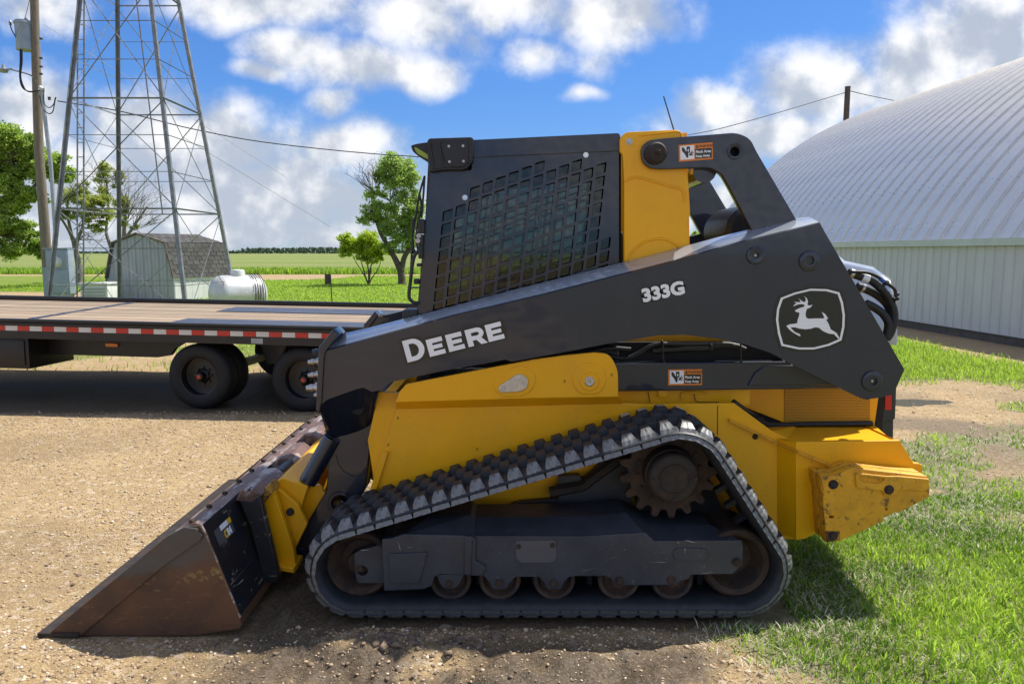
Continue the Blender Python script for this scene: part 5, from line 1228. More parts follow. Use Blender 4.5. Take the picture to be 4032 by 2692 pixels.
# front grab handle, wiper motor, hoses and small fittings
TH = tile(1250, 550, 500/1120)
tube('grab_handle', spline([P(*TH(930, 995), 3.65), P(*TH(880, 995), 3.645), P(*TH(845, 1060), 3.645), P(*TH(820, 1250), 3.645), P(*TH(808, 1380), 3.645), P(*TH(840, 1430), 3.645), P(*TH(895, 1440), 3.65)], 6), .0085, 'black_plastic', LD, 10)
for pth, r_ in (([(945, 320), (935, 480), (925, 600), (918, 690)], .005), ([(945, 320), (900, 480), (870, 650), (845, 800), (832, 1000), (820, 1200)], .005), ([(900, 480), (915, 600), (880, 760), (875, 900), (890, 1000)], .0045), ([(845, 700), (838, 900), (855, 1010)], .006)):
    tube('door_cable', spline([P(*TH(*w_), 3.66) for w_ in pth], 6), r_, 'hose', LD, 6)
for (x0, x1, y0, y1, nm) in ((890, 945, 700, 830, 'wiper_motor'), (878, 935, 835, 930, 'door_bracket'), (890, 930, 930, 1050, 'door_hinge'), (850, 895, 1225, 1275, 'door_latch'), (875, 915, 1090, 1120, 'door_hinge'), (830, 895, 1300, 1312, 'door_stay')):
    a, b_ = P(*TH(x0, y1), 3.64), P(*TH(x1, y0), 3.64); box(nm, a.x, b_.x, 3.63, 3.68, a.z, b_.z, 'black_plastic', LD, .006)
for (x_, y_) in ((893, 848), (886, 892)): hexbolt('bolt', *xz1(TH, 3.63, x_, y_), 3.63, .008, 'zinc', LD, .006)
# step box in front of the cab
a, b_ = P(*T3(1025, 250), 3.66), P(*T3(1165, 160), 3.66); box('front_step', a.x, b_.x, 3.64, 3.80, a.z - .06, b_.z, 'black_plastic', LD, .012)

# ------------------------------------------------------------------ lettering and emblem on the arm
YD = YAR - .0010
def decal(nm, T, pts, m_, lift=.0, par=ARM, Y=YD, hl=()):
    return plate(nm, xz(T, Y, pts), Y - .0007 - lift, Y + .0004 - lift, m_, par, [xz(T, Y, h_) for h_ in hl], bev=.0001, smooth=None)
decal('letter_backing', T3, [(985, 437), (1140, 405), (1218, 428), (1235, 418), (1400, 382), (1420, 390), (1580, 338), (1700, 302), (1752, 320), (1765, 290), (1948, 240), (1996, 432), (1825, 478), (1800, 482), (1715, 482), (1705, 502), (1618, 530), (1600, 538), (1450, 575), (1268, 620), (1240, 612), (1180, 650), (1050, 672)], 'decal_black')
o0 = Vector((1070, 650)); uu = Vector((.9700, -.2431)); vv = Vector((-.2630, -.9630))
def LT(pts): return [tuple(o0 + uu*a + vv*b) for a, b in pts]
def E(u0, w, h, t=41): return LT([(u0, 0), (u0 + w, 0), (u0 + w, t), (u0 + 50, t), (u0 + 50, h/2 - t*.43), (u0 + w - 14, h/2 - t*.43), (u0 + w - 14, h/2 + t*.43), (u0 + 50, h/2 + t*.43), (u0 + 50, h - t), (u0 + w - 2, h - t), (u0 + w - 2, h), (u0, h)])
def arc(cx, cy, rx, ry, a0, a1, n=10): return [(cx + rx*math.cos(math.radians(a0 + (a1 - a0)*i/n)), cy + ry*math.sin(math.radians(a0 + (a1 - a0)*i/n))) for i in range(n + 1)]
decal('letter_d', T3, LT([(0, 0)] + arc(80, 102, 104, 102, -90, 90, 14) + [(0, 204)]), 'decal_white', .0008, hl=[LT([(50, 42)] + arc(76, 102, 56, 60, -90, 90, 12) + [(50, 162)])])
decal('letter_e', T3, E(213, 152, 160), 'decal_white', .0008); decal('letter_e', T3, E(398, 152, 160), 'decal_white', .0008); decal('letter_e', T3, E(775, 152, 160), 'decal_white', .0008)
decal('letter_r', T3, LT([(583, 0), (633, 0), (633, 50), (668, 50), (704, 0), (764, 0), (718, 62)] + arc(688, 108, 62, 52, -50, 90, 10) + [(583, 160)]), 'decal_white', .0008, hl=[LT([(633, 90)] + arc(684, 105, 22, 17, -90, 90, 8) + [(633, 122)])])
# 333G
def V2(x, y): return xz1(tile(2400, 450, 1300/2349), YD, x, y)
a, b_ = V2(232, 1338), V2(652, 1250)
ang = math.atan2(b_[1] - a[1], b_[0] - a[0]); hsz = (Vector(V2(540, 1170)) - Vector(V2(560, 1262))).length
text('model_number', '333G', a[0] + .004, a[1] + .003, YD - .0012, hsz*1.32, 'decal_white', ARM, ang, .0040, .0004, 1.10)
text('number_outline', '333G', a[0] + .004, a[1] + .003, YD - .0004, hsz*1.32, 'decal_black', ARM, ang, .0110, .0004, 1.10)
# leaping deer badge
bdr = [(175, 640), (300, 592), (450, 556), (600, 560), (716, 590), (748, 680), (766, 800), (762, 910), (735, 1032), (620, 1082), (480, 1116), (340, 1116), (180, 1082), (148, 970), (130, 840), (140, 740)]
cen = (447, 838)
def grow(pts, k): return [(cen[0] + (x_ - cen[0])*k, cen[1] + (y_ - cen[1])*k) for x_, y_ in pts]
def smoothp(pts, n=5):
    """round the sides, keep the four corners of the badge"""
    return pts
decal('badge_backing', T5, grow(bdr, 1.085), 'decal_black')
decal('badge_border', T5, bdr, 'decal_white', .0008, hl=[grow(bdr, .938)])
deer = [(303, 757), (345, 735), (388, 722), (396, 706), (372, 697), (335, 700), (288, 719), (303, 700), (322, 690), (296, 676), (330, 680), (356, 680), (352, 662), (337, 644), (366, 668), (384, 678), (402, 676), (406, 650), (390, 625), (415, 645), (425, 675), (420, 705), (440, 712), (468, 703), (450, 725), (432, 737), (418, 738), (408, 760), (402, 795), (410, 825), (430, 833), (500, 830), (570, 830), (576, 822), (565, 795), (552, 770), (585, 790), (608, 825), (606, 838), (590, 842), (605, 860), (620, 890), (635, 930), (690, 965), (722, 1020), (714, 1025), (665, 975), (620, 970), (570, 950), (525, 915), (490, 912), (450, 925), (400, 930), (340, 922), (310, 912), (265, 912), (270, 922), (302, 955), (350, 975), (357, 995), (330, 985), (280, 955), (245, 925), (226, 898), (255, 885), (325, 875), (330, 845), (345, 800), (345, 775), (320, 772)]
decal('badge_emblem', T5, deer, 'decal_white', .0008)
# warning labels
def warning(par, Y, o_, ex, ez):
    """o_: lower left corner, ex / ez: the label's width and height vectors, in XZ"""
    def q(u_, v_): p = o_ + ex*u_ + ez*v_; return (p.x, p.y)
    def pl(nm, pts, m_, lift, hl=()): return plate(nm, [q(*w_) for w_ in pts], Y - .0008 - lift, Y - .0001 - lift, m_, par, [[q(*w_) for w_ in h_] for h_ in hl], bev=.0001, smooth=None)
    pl('warning_label', [(0, 0), (1, 0), (1, 1), (0, 1)], 'decal_orange', 0)
    pl('label_picture', [(.045, .10), (.455, .10), (.455, .92), (.045, .92)], 'decal_white', .0006)
    pl('label_panel', [(.475, .10), (.965, .10), (.965, .68), (.475, .68)], 'decal_black', .0006)
    pl('label_hand', [(.09, .84), (.15, .82), (.21, .60), (.28, .44), (.27, .20), (.23, .20), (.18, .42), (.10, .62)], 'decal_black', .0012)
    pl('label_block', [(.23, .86), (.33, .86), (.33, .48), (.23, .48)], 'decal_black', .0012, [[(.265, .72), (.295, .72), (.30, .60), (.28, .54), (.26, .60)]])
    pl('label_fingers', [(.33, .44), (.40, .62), (.42, .60), (.37, .46), (.43, .50), (.44, .46), (.36, .38), (.43, .34), (.42, .30), (.28, .34)], 'decal_black', .0012)
    pl('label_triangle', [(.50, .74), (.575, .74), (.5375, .93)], 'decal_black', .0012)
    an = math.atan2(ex.y, ex.x); h = ez.length
    for s_, u_, v_, sz, m_, bd in (('WARNING', .585, .755, .20, 'decal_black', .0002), ('Pinch Area', .495, .43, .225, 'decal_white', .0005), ('Keep Away', .495, .18, .20, 'decal_white', .0005)):
        p = q(u_, v_); text('label_text', s_, p[0], p[1], Y - .0016, h*sz, m_, par, an, bd, .0002, .93)
w0 = Vector(xz1(T4, 3.650, 1247, 862)); w1 = Vector(xz1(T4, 3.650, 1560, 858)); w2 = Vector(xz1(T4, 3.650, 1247, 715))
warning(LOW, 3.650, w0, w1 - w0, w2 - w0)
w0 = Vector(xz1(T2, 3.600, 642, 370)); w1 = Vector(xz1(T2, 3.600, 957, 345)); w2 = Vector(xz1(T2, 3.600, 638, 215))
warning(LINK, 3.600, w0, w1 - w0, w2 - w0)
# ------------------------------------------------------------------ flatbed trailer
TRL = thing('flatbed_trailer', 'black flatbed trailer with weathered plank deck and red and white reflective tape', 'trailer', (-3.2, 7.62, 0), (0, .0126, -.105))
bpy.context.view_layer.update()
TI = TRL.matrix_basis.inverted()
def tbox(nm, x0, x1, y0, y1, z0, z1, m_, par=TRL, bev=0): return box(nm, x0, x1, y0, y1, z0, z1, m_, par, bev, False)
def tmesh(nm, vs, fs, m_, par=TRL, sm=None): return mesh(nm, vs, fs, m_, par, sm, True, False)
def tl(sx, sy, z):
    """local point at local height z under a pixel of the photograph"""
    p = PG(sx, sy, z); q = TI @ p; return q
XL, XR = -5.2, 2.9
ZD = .888; BW = 2.55
tbox('side_rail', XL, XR, -.02, .03, .69, .862, 'trailer_black')
tbox('rail_flange', XL, XR, -.055, .03, .866, .892, 'trailer_black', TRL, .004)
tbox('rail_lip', XL, XR, -.048, -.02, .838, .852, 'trailer_black')
tbox('side_rail', XL, XR, BW - .03, BW + .02, .655, .90, 'trailer_black')
tbox('rail_flange', XL, XR, BW - .04, BW + .055, .902, .945, 'trailer_black', TRL, .004)
npl = 13; pw = (BW - .12)/npl
px0 = me_of('plank', *box_geo(XL, XR, 0, pw - .010, -.03, 0), ['plank'])
for i in range(npl):
    o = bpy.data.objects.new('plank', px0); COL.objects.link(o); o.parent = TRL; o.location = (random.uniform(-.01, .01), .06 + i*pw, ZD + random.uniform(-.004, .003))
# cross strip and two tread plates let into the deck
a, b_ = tl(146, 1261, ZD), tl(506, 1201, ZD)
vs = [(a.x - .04, .05, ZD + .006), (a.x + .04, .05, ZD + .006), (b_.x + .04, BW - .05, ZD + .006), (b_.x - .04, BW - .05, ZD + .006)]; vs += [(p[0], p[1], p[2] - .01) for p in vs]
QF = [(0, 1, 2, 3), (7, 6, 5, 4), (0, 4, 5, 1), (1, 5, 6, 2), (2, 6, 7, 3), (3, 7, 4, 0)]
tmesh('deck_strip', vs, QF, 'tread_plate')
for (p0, p1) in (((662, 1274), (740, 1257)), ((852, 1229), (930, 1212))):
    a, b_ = tl(*p0, ZD), tl(*p1, ZD)
    vs = [(a.x, a.y, ZD + .008), (XR - 1.1, a.y, ZD + .008), (XR - .95, b_.y, ZD + .008), (b_.x, b_.y, ZD + .008)]; vs += [(p[0], p[1], p[2] - .012) for p in vs]
    tmesh('tread_plate', vs, QF, 'tread_plate')
for k in range(9):
    for yy in (.10, BW*.5, BW - .10): pass
# reflective tape: separate red and white pieces
TZ0, TZ1 = .770, .820
a = tl(3, 1288, .80)
x_ = a.x - .1345*12; i = 0
rt = me_of('tape_piece', *box_geo(0, .1325, -.0225, -.0195, TZ0, TZ1), ['red_reflector']); wt = me_of('tape_piece', *box_geo(0, .1325, -.0225, -.0195, TZ0, TZ1), ['white_reflector'])
while x_ < 2.7:
    if x_ > XL:
        o = bpy.data.objects.new('tape_piece', wt if i % 2 == 0 else rt); COL.objects.link(o); o.parent = TRL; o.location = (x_, 0, 0)
    x_ += .1345; i += 1
# under frame
def tplate(nm, pts, y0, y1, m_, par=TRL):
    vs = [(a, y0, b) for a, b in pts] + [(a, y1, b) for a, b in pts]; n = len(pts)
    return tmesh(nm, vs, [tuple(range(n)), tuple(n + i for i in range(n))] + [(i, (i + 1) % n, n + (i + 1) % n, n + i) for i in range(n)], m_, par)
for yy in (.36, BW - .42):
    tplate('main_beam', [(XL, .80), (2.8, .80), (2.8, .66), (-.28, .66), (-.42, .58), (-.48, .50), (-.62, .475), (XL, .475)], yy, yy + .06, 'trailer_black')
for k in range(11): tbox('cross_member', XL + .3 + k*.75, XL + .36 + k*.75, .05, BW - .05, .70, .85, 'trailer_black')
tbox('tool_box', -3.3, -1.86, .06, .75, .36, .70, 'trailer_black', TRL, .01)
tbox('tool_box_lid', -3.28, -1.90, .045, .06, .40, .66, 'trailer_black', TRL, .003)
a = tl(513, 1363, .66)
M_ = tbox('marker_light', -1.20, -1.055, .335, .36, .575, .618, 'amber', TRL, .018)
o = tbox('placard', .60, .72, -.024, -.02, .70, .752, 'galvanized')
def wheel(x_, y0, par=TRL, flip=1):
    def lt(nm, prof, m_, pr, n=40, cap=True):
        vs, fs = [], []
        for (r, y) in prof:
            for i in range(n): vs.append((x_ + r*math.cos(2*math.pi*i/n), y0 + flip*y, .335 + r*math.sin(2*math.pi*i/n)))
        k = len(prof)
        for j in range(k - 1):
            for i in range(n): fs.append((j*n + i, j*n + (i + 1) % n, (j + 1)*n + (i + 1) % n, (j + 1)*n + i))
        if cap: fs += [tuple(range(n)), tuple((k - 1)*n + i for i in range(n))]
        return tmesh(nm, vs, fs, m_, pr, 35)
    w = lt('wheel', [(.20, .015), (.212, .006), (.26, -.004), (.30, .006), (.322, .022), (.335, .045), (.337, .10), (.335, .17), (.318, .20), (.26, .21), (.2, .2)], 'tyre', par, 40, False)
    lt('rim', [(.19, .10), (.192, .02), (.206, .012), (.210, .022), (.202, .03)], 'trailer_black', w, 40, False)
    lt('rim_disc', [(.03, .10), (.06, .102), (.075, .118), (.15, .13), (.192, .12)], 'trailer_black', w, 40, False)
    lt('hub', [(.012, .015), (.035, .018), (.040, .03), (.045, .09), (.06, .10)], 'trailer_black', w, 20, True)
    lt('hub_cap', [(.006, .010), (.021, .010), (.023, .019)], 'red_reflector', w, 8)
    for k in range(8):
        a = 2*math.pi*k/8; vs, fs = box_geo(-.010, .010, 0, .014, -.010, .010)
        tmesh('wheel_nut', [(x_ + .085*math.cos(a) + p[0], y0 + flip*(.102 + p[1]), .335 + .085*math.sin(a) + p[2]) for p in vs], fs, 'trailer_black', w)
    return w
for x_ in (0.0, 1.10):
    wheel(x_, .03); wheel(x_, .30)
    wheel(x_, BW - .03, TRL, -1); wheel(x_, BW - .30, TRL, -1)
    tplate('axle', [(x_ - .04, .295), (x_ + .04, .295), (x_ + .04, .375), (x_ - .04, .375)], .2, BW - .2, 'trailer_black')
tplate('spring_hanger', [(.40, .66), (.70, .66), (.62, .40), (.48, .40)], .60, .66, 'trailer_black')

# ------------------------------------------------------------------ metal building with arched roof
BY0, BY1 = 6.0, 30.0
ax = Vector((-.066, 1, 0)).normalized(); an_ = math.atan2(.066, 1)
org = Vector((WALL_X(0), 0, 0))
def bw(s_, dx_, z_):
    """s_ along the wall, dx_ square to it (inward +), z_ up"""
    q = Vector((WALL_X(BY0), BY0, 0)) + ax*s_ + Vector((ax.y, -ax.x, 0))*dx_; q.z = z_; return q
BL = (BY1 - BY0)/ax.y
BLD = thing('metal_building', 'long white metal building with a high arched ribbed steel roof', 'building', tuple(bw(BL/2, 10, 0)))
def bmesh_obj(nm, vs, fs, m_, sm=None): return mesh(nm, vs, fs, m_, BLD, sm)
Rr, cxr, czr = 11.95, 10.2, -4.33
t_a = math.atan2(1.84 - czr, -cxr - .10)
a0, a1 = t_a, math.pi - t_a
# roof panels: arched strips with a raised rib along one edge
pwid = .50; npn = int(BL/pwid); na = 40
def strip_geo():
    vs, fs = [], []
    sec = [(0, 0), (.014, .018), (.030, .018), (.044, 0), (.075, 0), (.089, .018), (.105, .018), (.119, 0), (pwid, 0)]
    k = len(sec)
    for i in range(na + 1):
        a = a0 + (a1 - a0)*i/na
        for (s_, h_) in sec: vs.append((s_, cxr + (Rr + h_)*math.cos(a), czr + (Rr + h_)*math.sin(a)))
    for i in range(na):
        for j in range(k - 1): fs.append((i*k + j, i*k + j + 1, (i + 1)*k + j + 1, (i + 1)*k + j))
    return vs, fs
def frame_mesh(nm, vs, fs, m_, sm):
    """mesh given in (along, inward, up) turned to the building's direction"""
    c_, s_ = ax.y, ax.x
    me = bpy.data.meshes.new(nm); me.from_pydata([(v_[0]*ax.x + v_[1]*ax.y, v_[0]*ax.y - v_[1]*ax.x, v_[2]) for v_ in vs], [], fs); me.update()
    bm = bmesh.new(); bm.from_mesh(me); bmesh.ops.recalc_face_normals(bm, faces=bm.faces); bm.to_mesh(me); bm.free()
    me.materials.append(M[m_])
    if sm:
        me.polygons.foreach_set('use_smooth', [True]*len(me.polygons)); me.set_sharp_from_angle(angle=math.radians(sm))
    return me
sm_ = frame_mesh('roof_panel', *strip_geo(), 'roof_metal', 12)
for i in range(npn): inst('roof_panel', sm_, BLD, bw(i*pwid, 0, 0))
# wall panels: ribbed sheets
def wall_geo(w=.75, z0=.16, z1=1.70):
    sec = [(0, 0), (.012, -.022), (.038, -.022), (.05, 0), (.25, 0), (.262, -.022), (.288, -.022), (.30, 0), (.50, 0), (.512, -.022), (.538, -.022), (.55, 0), (w, 0)]
    vs = [(s_, d_, z0) for s_, d_ in sec] + [(s_, d_, z1) for s_, d_ in sec]; k = len(sec)
    return vs, [(j, j + 1, k + j + 1, k + j) for j in range(k - 1)]
wm_ = frame_mesh('wall_panel', *wall_geo(), 'wall_metal', None)
for i in range(int(BL/.75)): inst('wall_panel', wm_, BLD, bw(i*.75, 0, 0))
def bbox_(nm, s0, s1, d0, d1, z0, z1, m_):
    vs, fs = box_geo(s0, s1, d0, d1, z0, z1); return bmesh_obj(nm, [bw(*v_) for v_ in vs], fs, m_)
bbox_('eave_trim', 0, BL, -.10, .06, 1.705, 1.835, 'eave_trim'); bbox_('foundation', 0, BL, .04, .30, -.05, .20, 'concrete'); bbox_('inner_wall', 0, BL, .03, .10, .2, 1.75, 'wall_metal')
bbox_('far_side_wall', 0, BL, 2*cxr - .1, 2*cxr, -.05, 1.84, 'wall_metal')
for s_ in (0.02, BL - .02):
    pts = [(0.0, 0.0), (0.0, 1.7)] + [(cxr + (Rr - .05)*math.cos(a0 + (a1 - a0)*i/24), czr + (Rr - .05)*math.sin(a0 + (a1 - a0)*i/24)) for i in range(25)] + [(2*cxr, 1.7), (2*cxr, 0)]
    bmesh_obj('end_wall', [bw(s_, d_, z_) for d_, z_ in pts], [tuple(range(len(pts)))], 'wall_metal')

# ------------------------------------------------------------------ lattice tower
TX, TY, TW, TAP = -9.36, 18.0, 3.36, 15.4
TWR = thing('windmill_tower', 'tall four-legged galvanized lattice tower beside the storage shed', 'tower', (TX, TY + TW/2, 0))
def tc_(ix, iy, z):
    h = TW/2*(1 - z/TAP); return Vector((TX + ix*h, TY + TW/2 + iy*h, z))
def angle_bar(nm, p, q, w, m_, par, flip=1):
    """steel angle section between two points"""
    d = (q - p).normalized(); up = Vector((0, 0, 1)) if abs(d.z) < .9 else Vector((1, 0, 0))
    s_ = d.cross(up).normalized()*flip; t_ = d.cross(s_).normalized(); e = w*.16
    sec = [s_*0, s_*w, s_*w + t_*e, s_*e + t_*e, s_*e + t_*w, t_*w]
    vs = [tuple(p + c) for c in sec] + [tuple(q + c) for c in sec]
    return mesh(nm, vs, [tuple(range(6)), tuple(6 + i for i in range(6))] + [(i, (i + 1) % 6, 6 + (i + 1) % 6, 6 + i) for i in range(6)], m_, par)
ZT = 12.2
for (ix, iy) in ((-1, -1), (1, -1), (1, 1), (-1, 1)):
    p, q = tc_(ix, iy, 0), tc_(ix, iy, ZT)
    angle_bar('leg', p, q, .085, 'tower_steel', TWR, ix)
lv = [.81, 1.69, 2.63, 3.49, 4.35, 5.22, 6.12, 7.02, 7.9, 8.75, 9.6, 10.4, 11.2, 12.0]
cor = [(-1, -1), (1, -1), (1, 1), (-1, 1)]
for k, z in enumerate(lv):
    for i in range(4):
        heavy = k in (2, 5, 8, 11)
        angle_bar('girt', tc_(*cor[i], z), tc_(*cor[(i + 1) % 4], z), .036 if heavy else .016, 'tower_steel', TWR)
for (za, zb_) in ((0.05, 2.63), (2.63, 5.22), (5.22, 7.9), (7.9, 10.4), (10.4, 12.0)):
    for i in range(4):
        a, b2 = cor[i], cor[(i + 1) % 4]
        angle_bar('brace', tc_(*a, za), tc_(*b2, zb_ - .05), .019, 'tower_steel', TWR); angle_bar('brace', tc_(*b2, za), tc_(*a, zb_ - .05), .019, 'tower_steel', TWR, -1)
la, lb_ = P(300, 1180, 19.2), P(325, 1180, 19.2)
for p in (la, lb_): tube('ladder_rail', [(p.x, 19.2, .05), (p.x + .30, 20.0, 11.0)], .022, 'tower_steel', TWR, 6)
for k in range(30):
    z = .35 + k*.36; t = z/11.0; tube('ladder_rung', [(la.x + .3*t, 19.2 + .8*t, z), (lb_.x + .3*t, 19.2 + .8*t, z)], .012, 'tower_steel', TWR, 5)
tube('pump_rod', [P(640, 842, 19.6), P(530, -60, 19.6)], .018, 'tower_steel', TWR, 6)

# ------------------------------------------------------------------ utility pole with transformer
YPL = 23.0
pb = P(196, 1200, YPL); 
UP = thing('utility_pole', 'weathered wooden utility pole with grey can transformer and conduit', 'utility pole', (pb.x, YPL, 0))
ptop = P(128, -140, YPL)
tube('pole', [(pb.x + .02, YPL, 0), (pb.x, YPL, 4.5), (ptop.x + .02, YPL, ptop.z)], [.15, .13, .11], 'wood_pole', UP, 16)
TZ = tile(0, 0, 400/1254)
tube('conduit', [P(*TZ(510, 1090), YPL - .16), P(200, 650, YPL - .16), P(222, 970, YPL - .16)], .055, 'galvanized', UP, 12)
tube('conduit_cap', [P(*TZ(500, 1130), YPL - .16), P(*TZ(515, 1090), YPL - .16), P(*TZ(535, 1100), YPL - .2)], [.07, .085, .04], 'tank_white', UP, 12)
tcn = P(*TZ(300, 440), YPL - .05)
w_ = .245
trn = lathe('transformer', tcn.x, tcn.z - .42, [(.02, 0), (w_*.93, .0), (w_*.97, .03), (w_*.97, .06), (w_*.93, .07), (w_*.95, .72), (w_*1.05, .73), (w_*1.05, .77), (w_*.9, .82), (.03, .86)], 'cabinet_grey', UP, 28, 35, 'Z', YPL - .05)
for (bx, by) in ((320, 235), (125, 265)):
    c = P(*TZ(bx, by), YPL - .15); lathe('bushing', c.x, c.z - .06, [(.015, -.05), (.05, -.04), (.03, -.02), (.05, 0), (.03, .02), (.045, .04), (.02, .09)], 'ceramic', trn, 12, 35, 'Z', c.y)
c = P(*TZ(395, 380), YPL); box('transformer_bracket', c.x - .12, c.x + .12, YPL - .06, YPL + .02, c.z - .06, c.z, 'galvanized', UP)
c = P(*TZ(400, 500), YPL); box('transformer_bracket', c.x - .12, c.x + .12, YPL - .06, YPL + .02, c.z - .06, c.z, 'galvanized', UP)
def wire(nm, T, pts, Y, r, m_, par=UP, n=5): return tube(nm, spline([P(*T(*q), Y) for q in pts], 6), r, m_, par, n)
for dx_ in (0, 14, 24):
    wire('service_cable', TZ, [(248 + dx_, 610), (250 + dx_, 760), (243 + dx_*.6, 950), (275 + dx_, 1080), (360, 1130 + dx_*.3), (500, 1118)], YPL - .3, .016, 'hose')
wire('lamp_arm', TZ, [(150, 865), (300, 905), (400, 945), (445, 1010)], YPL - .1, .022, 'galvanized')
c = P(*TZ(95, 860), YPL - .1)
ya = lathe('yard_light', c.x - .12, c.z, [(.02, -.10), (.10, -.08), (.13, -.02), (.09, .02), (.05, .05), (.03, .14), (.01, .15)], 'galvanized', UP, 16, 35, 'Z', YPL - .1)
tube('light_neck', [(c.x - .12, YPL - .1, c.z), (c.x + .12, YPL - .1, c.z + .01)], .03, 'galvanized', UP, 8)
wire('drip_loop', TZ, [(490, 1180), (520, 1310), (590, 1400), (650, 1380), (675, 1260), (690, 1200)], YPL - .2, .016, 'hose'); wire('drip_loop', TZ, [(545, 1110), (540, 1260), (600, 1330), (660, 1290), (680, 1210)], YPL - .2, .014, 'hose')
c = P(*TZ(610, 1218), YPL); lathe('insulator', c.x, c.z - .05, [(.02, 0), (.05, .01), (.035, .05), (.05, .09), (.02, .1)], 'wire', UP, 12, 35, 'Z', YPL)
for yz_ in (480, 720, 825, 915): 
    c = P(*TZ(505, yz_), YPL - .13); box('pole_bolt', c.x - .03, c.x + .04, YPL - .16, YPL - .1, c.z - .025, c.z + .025, 'wire', UP)
wire('primary_lead', TZ, [(300, 250), (330, 150), (365, 0), (380, -80)], YPL - .2, .008, 'wire'); wire('primary_lead', TZ, [(125, 265), (140, 360), (195, 460)], YPL - .25, .016, 'hose')
for q in ([(265, 270), (190, 480)], [(295, 280), (205, 530)]): wire('brace_wire', TZ, q, YPL - .45, .012, 'wire_pale')

# meter cabinet
TM = tile(0, 850, 1100/2349)
YMC = 21.6
a, b_ = P(*TM(405, 655), YMC), P(*TM(552, 280), YMC)
MC = thing('meter_cabinet', 'tall grey electrical meter cabinet below the utility pole', 'electrical cabinet', ((a.x + b_.x)/2, YMC, 0))
dn_ = P(*TM(575, 655), YMC)
box('cabinet_body', a.x, b_.x + .05, YMC, YMC + .3, a.z, b_.z, 'cabinet_grey', MC, .01)
box('cabinet_door', a.x + .02, b_.x + .07, YMC - .03, YMC, a.z + .02, P(*TM(400, 455), YMC).z, 'cabinet_grey', MC, .008)
box('cabinet_cover', a.x + .02, b_.x + .03, YMC - .022, YMC, P(*TM(400, 440), YMC).z, b_.z - .02, 'cabinet_grey', MC, .008)
c = P(*TM(482, 388), YMC); lathe('meter', c.x, c.z, [(.02, YMC - .13), (.09, YMC - .13), (.11, YMC - .11), (.115, YMC - .03), (.14, YMC - .025), (.14, YMC)], 'tank_white', MC, 24)
box('cabinet_base', a.x + .06, b_.x, YMC + .03, YMC + .28, 0, a.z, 'galvanized', MC)
box('side_box', a.x - .14, a.x - .01, YMC + .05, YMC + .3, P(*TM(380, 700), YMC).z, P(*TM(380, 435), YMC).z, 'cabinet_grey', MC)
box('cabinet_cap', a.x - .05, b_.x + .06, YMC - .04, YMC + .33, b_.z + .001, b_.z + .035, 'cabinet_grey', MC)

# service line to the pole behind the building, guy wires
YR = 36.0
pr = P(3338, 345, YR)
p0 = P(226, 398, YPL); p1 = Vector((pr.x, YR, pr.z - .1))
RP = thing('utility_pole', 'dark wooden pole rising behind the arched metal roof', 'utility pole', (pr.x, YR, 0))
tube('pole', [(pr.x, YR, 0), (pr.x, YR, pr.z)], [.17, .12], 'wood_pole_dark', RP, 14)
lathe('pole_cap', pr.x, pr.z, [(.125, 0), (.125, .04), (.02, .06)], 'wood_pole_dark', RP, 14, 35, 'Z', YR)
def fit_line(pts, n=40):
    """hang a cable between two ends so that it passes the given pixels"""
    return spline(pts, 8)
line = []
ks = [(226, 398), (480, 440), (767, 510), (1100, 568), (1639, 617), (2100, 618), (2689, 535), (2936, 480), (3338, 362)]
for i, (sx, sy) in enumerate(ks):
    u_ = (sx - 226)/(3338 - 226)
    # plan view straight between the poles
    Xa, Ya, Xb, Yb = p0.x, YPL, pr.x, YR
    lo_, hi_ = 0.0, 1.0
    for _ in range(40):
        t_ = (lo_ + hi_)/2; q = P(sx, sy, Ya + (Yb - Ya)*t_)
        if q.x > Xa + (Xb - Xa)*t_: lo_ = t_
        else: hi_ = t_
    line.append(P(sx, sy, Ya + (Yb - Ya)*t_))
tag(tube('power_cable', spline(line, 6), .017, 'wire', None, 6), 'twisted overhead power cable sagging between the two wooden poles', 'cable')
tag(tube('power_cable', spline([P(3345, 358, YR), P(3420, 376, YR + 4), P(3519, 396, YR + 9)], 6), .02, 'wire', None, 6), 'short overhead cable running down behind the arched roof from its pole', 'cable')
a = P(168, 95, YPL); g_ = PG(1300, 1085, 0)
tag(tube('guy_wire', [a, P(1129, 700, 27)], .007, 'wire_pale', None, 5), 'thin pale wire slanting down right from the transformer pole', 'wire')
tag(tube('guy_wire', [P(720, 540, 20), P(1300, 893, 30)], .006, 'wire_pale', None, 5), 'thin pale wire slanting down from the lattice tower towards the lawn', 'wire')

# ------------------------------------------------------------------ storage shed
YS = 25.0
def sh(x_, y_, Y=YS): return P(*TM(x_, y_), Y)
gl_, gr_ = sh(895, 520), sh(1465, 500); pk = sh(1150, 145); kl, kr = sh(945, 225), sh(1388, 222)
SH = thing('storage_shed', 'small pale metal shed with dark shingled barn roof inside the tower legs', 'shed', ((gl_.x + gr_.x)/2, YS + 1.2, 0))
zg = gl_.z
dr = Vector((1.75, 3.2, 0))*.62                          # the ridge runs back and to the right
prof = [(gl_.x, zg), (kl.x, kl.z), (pk.x, pk.z), (kr.x, kr.z), (gr_.x, zg)]
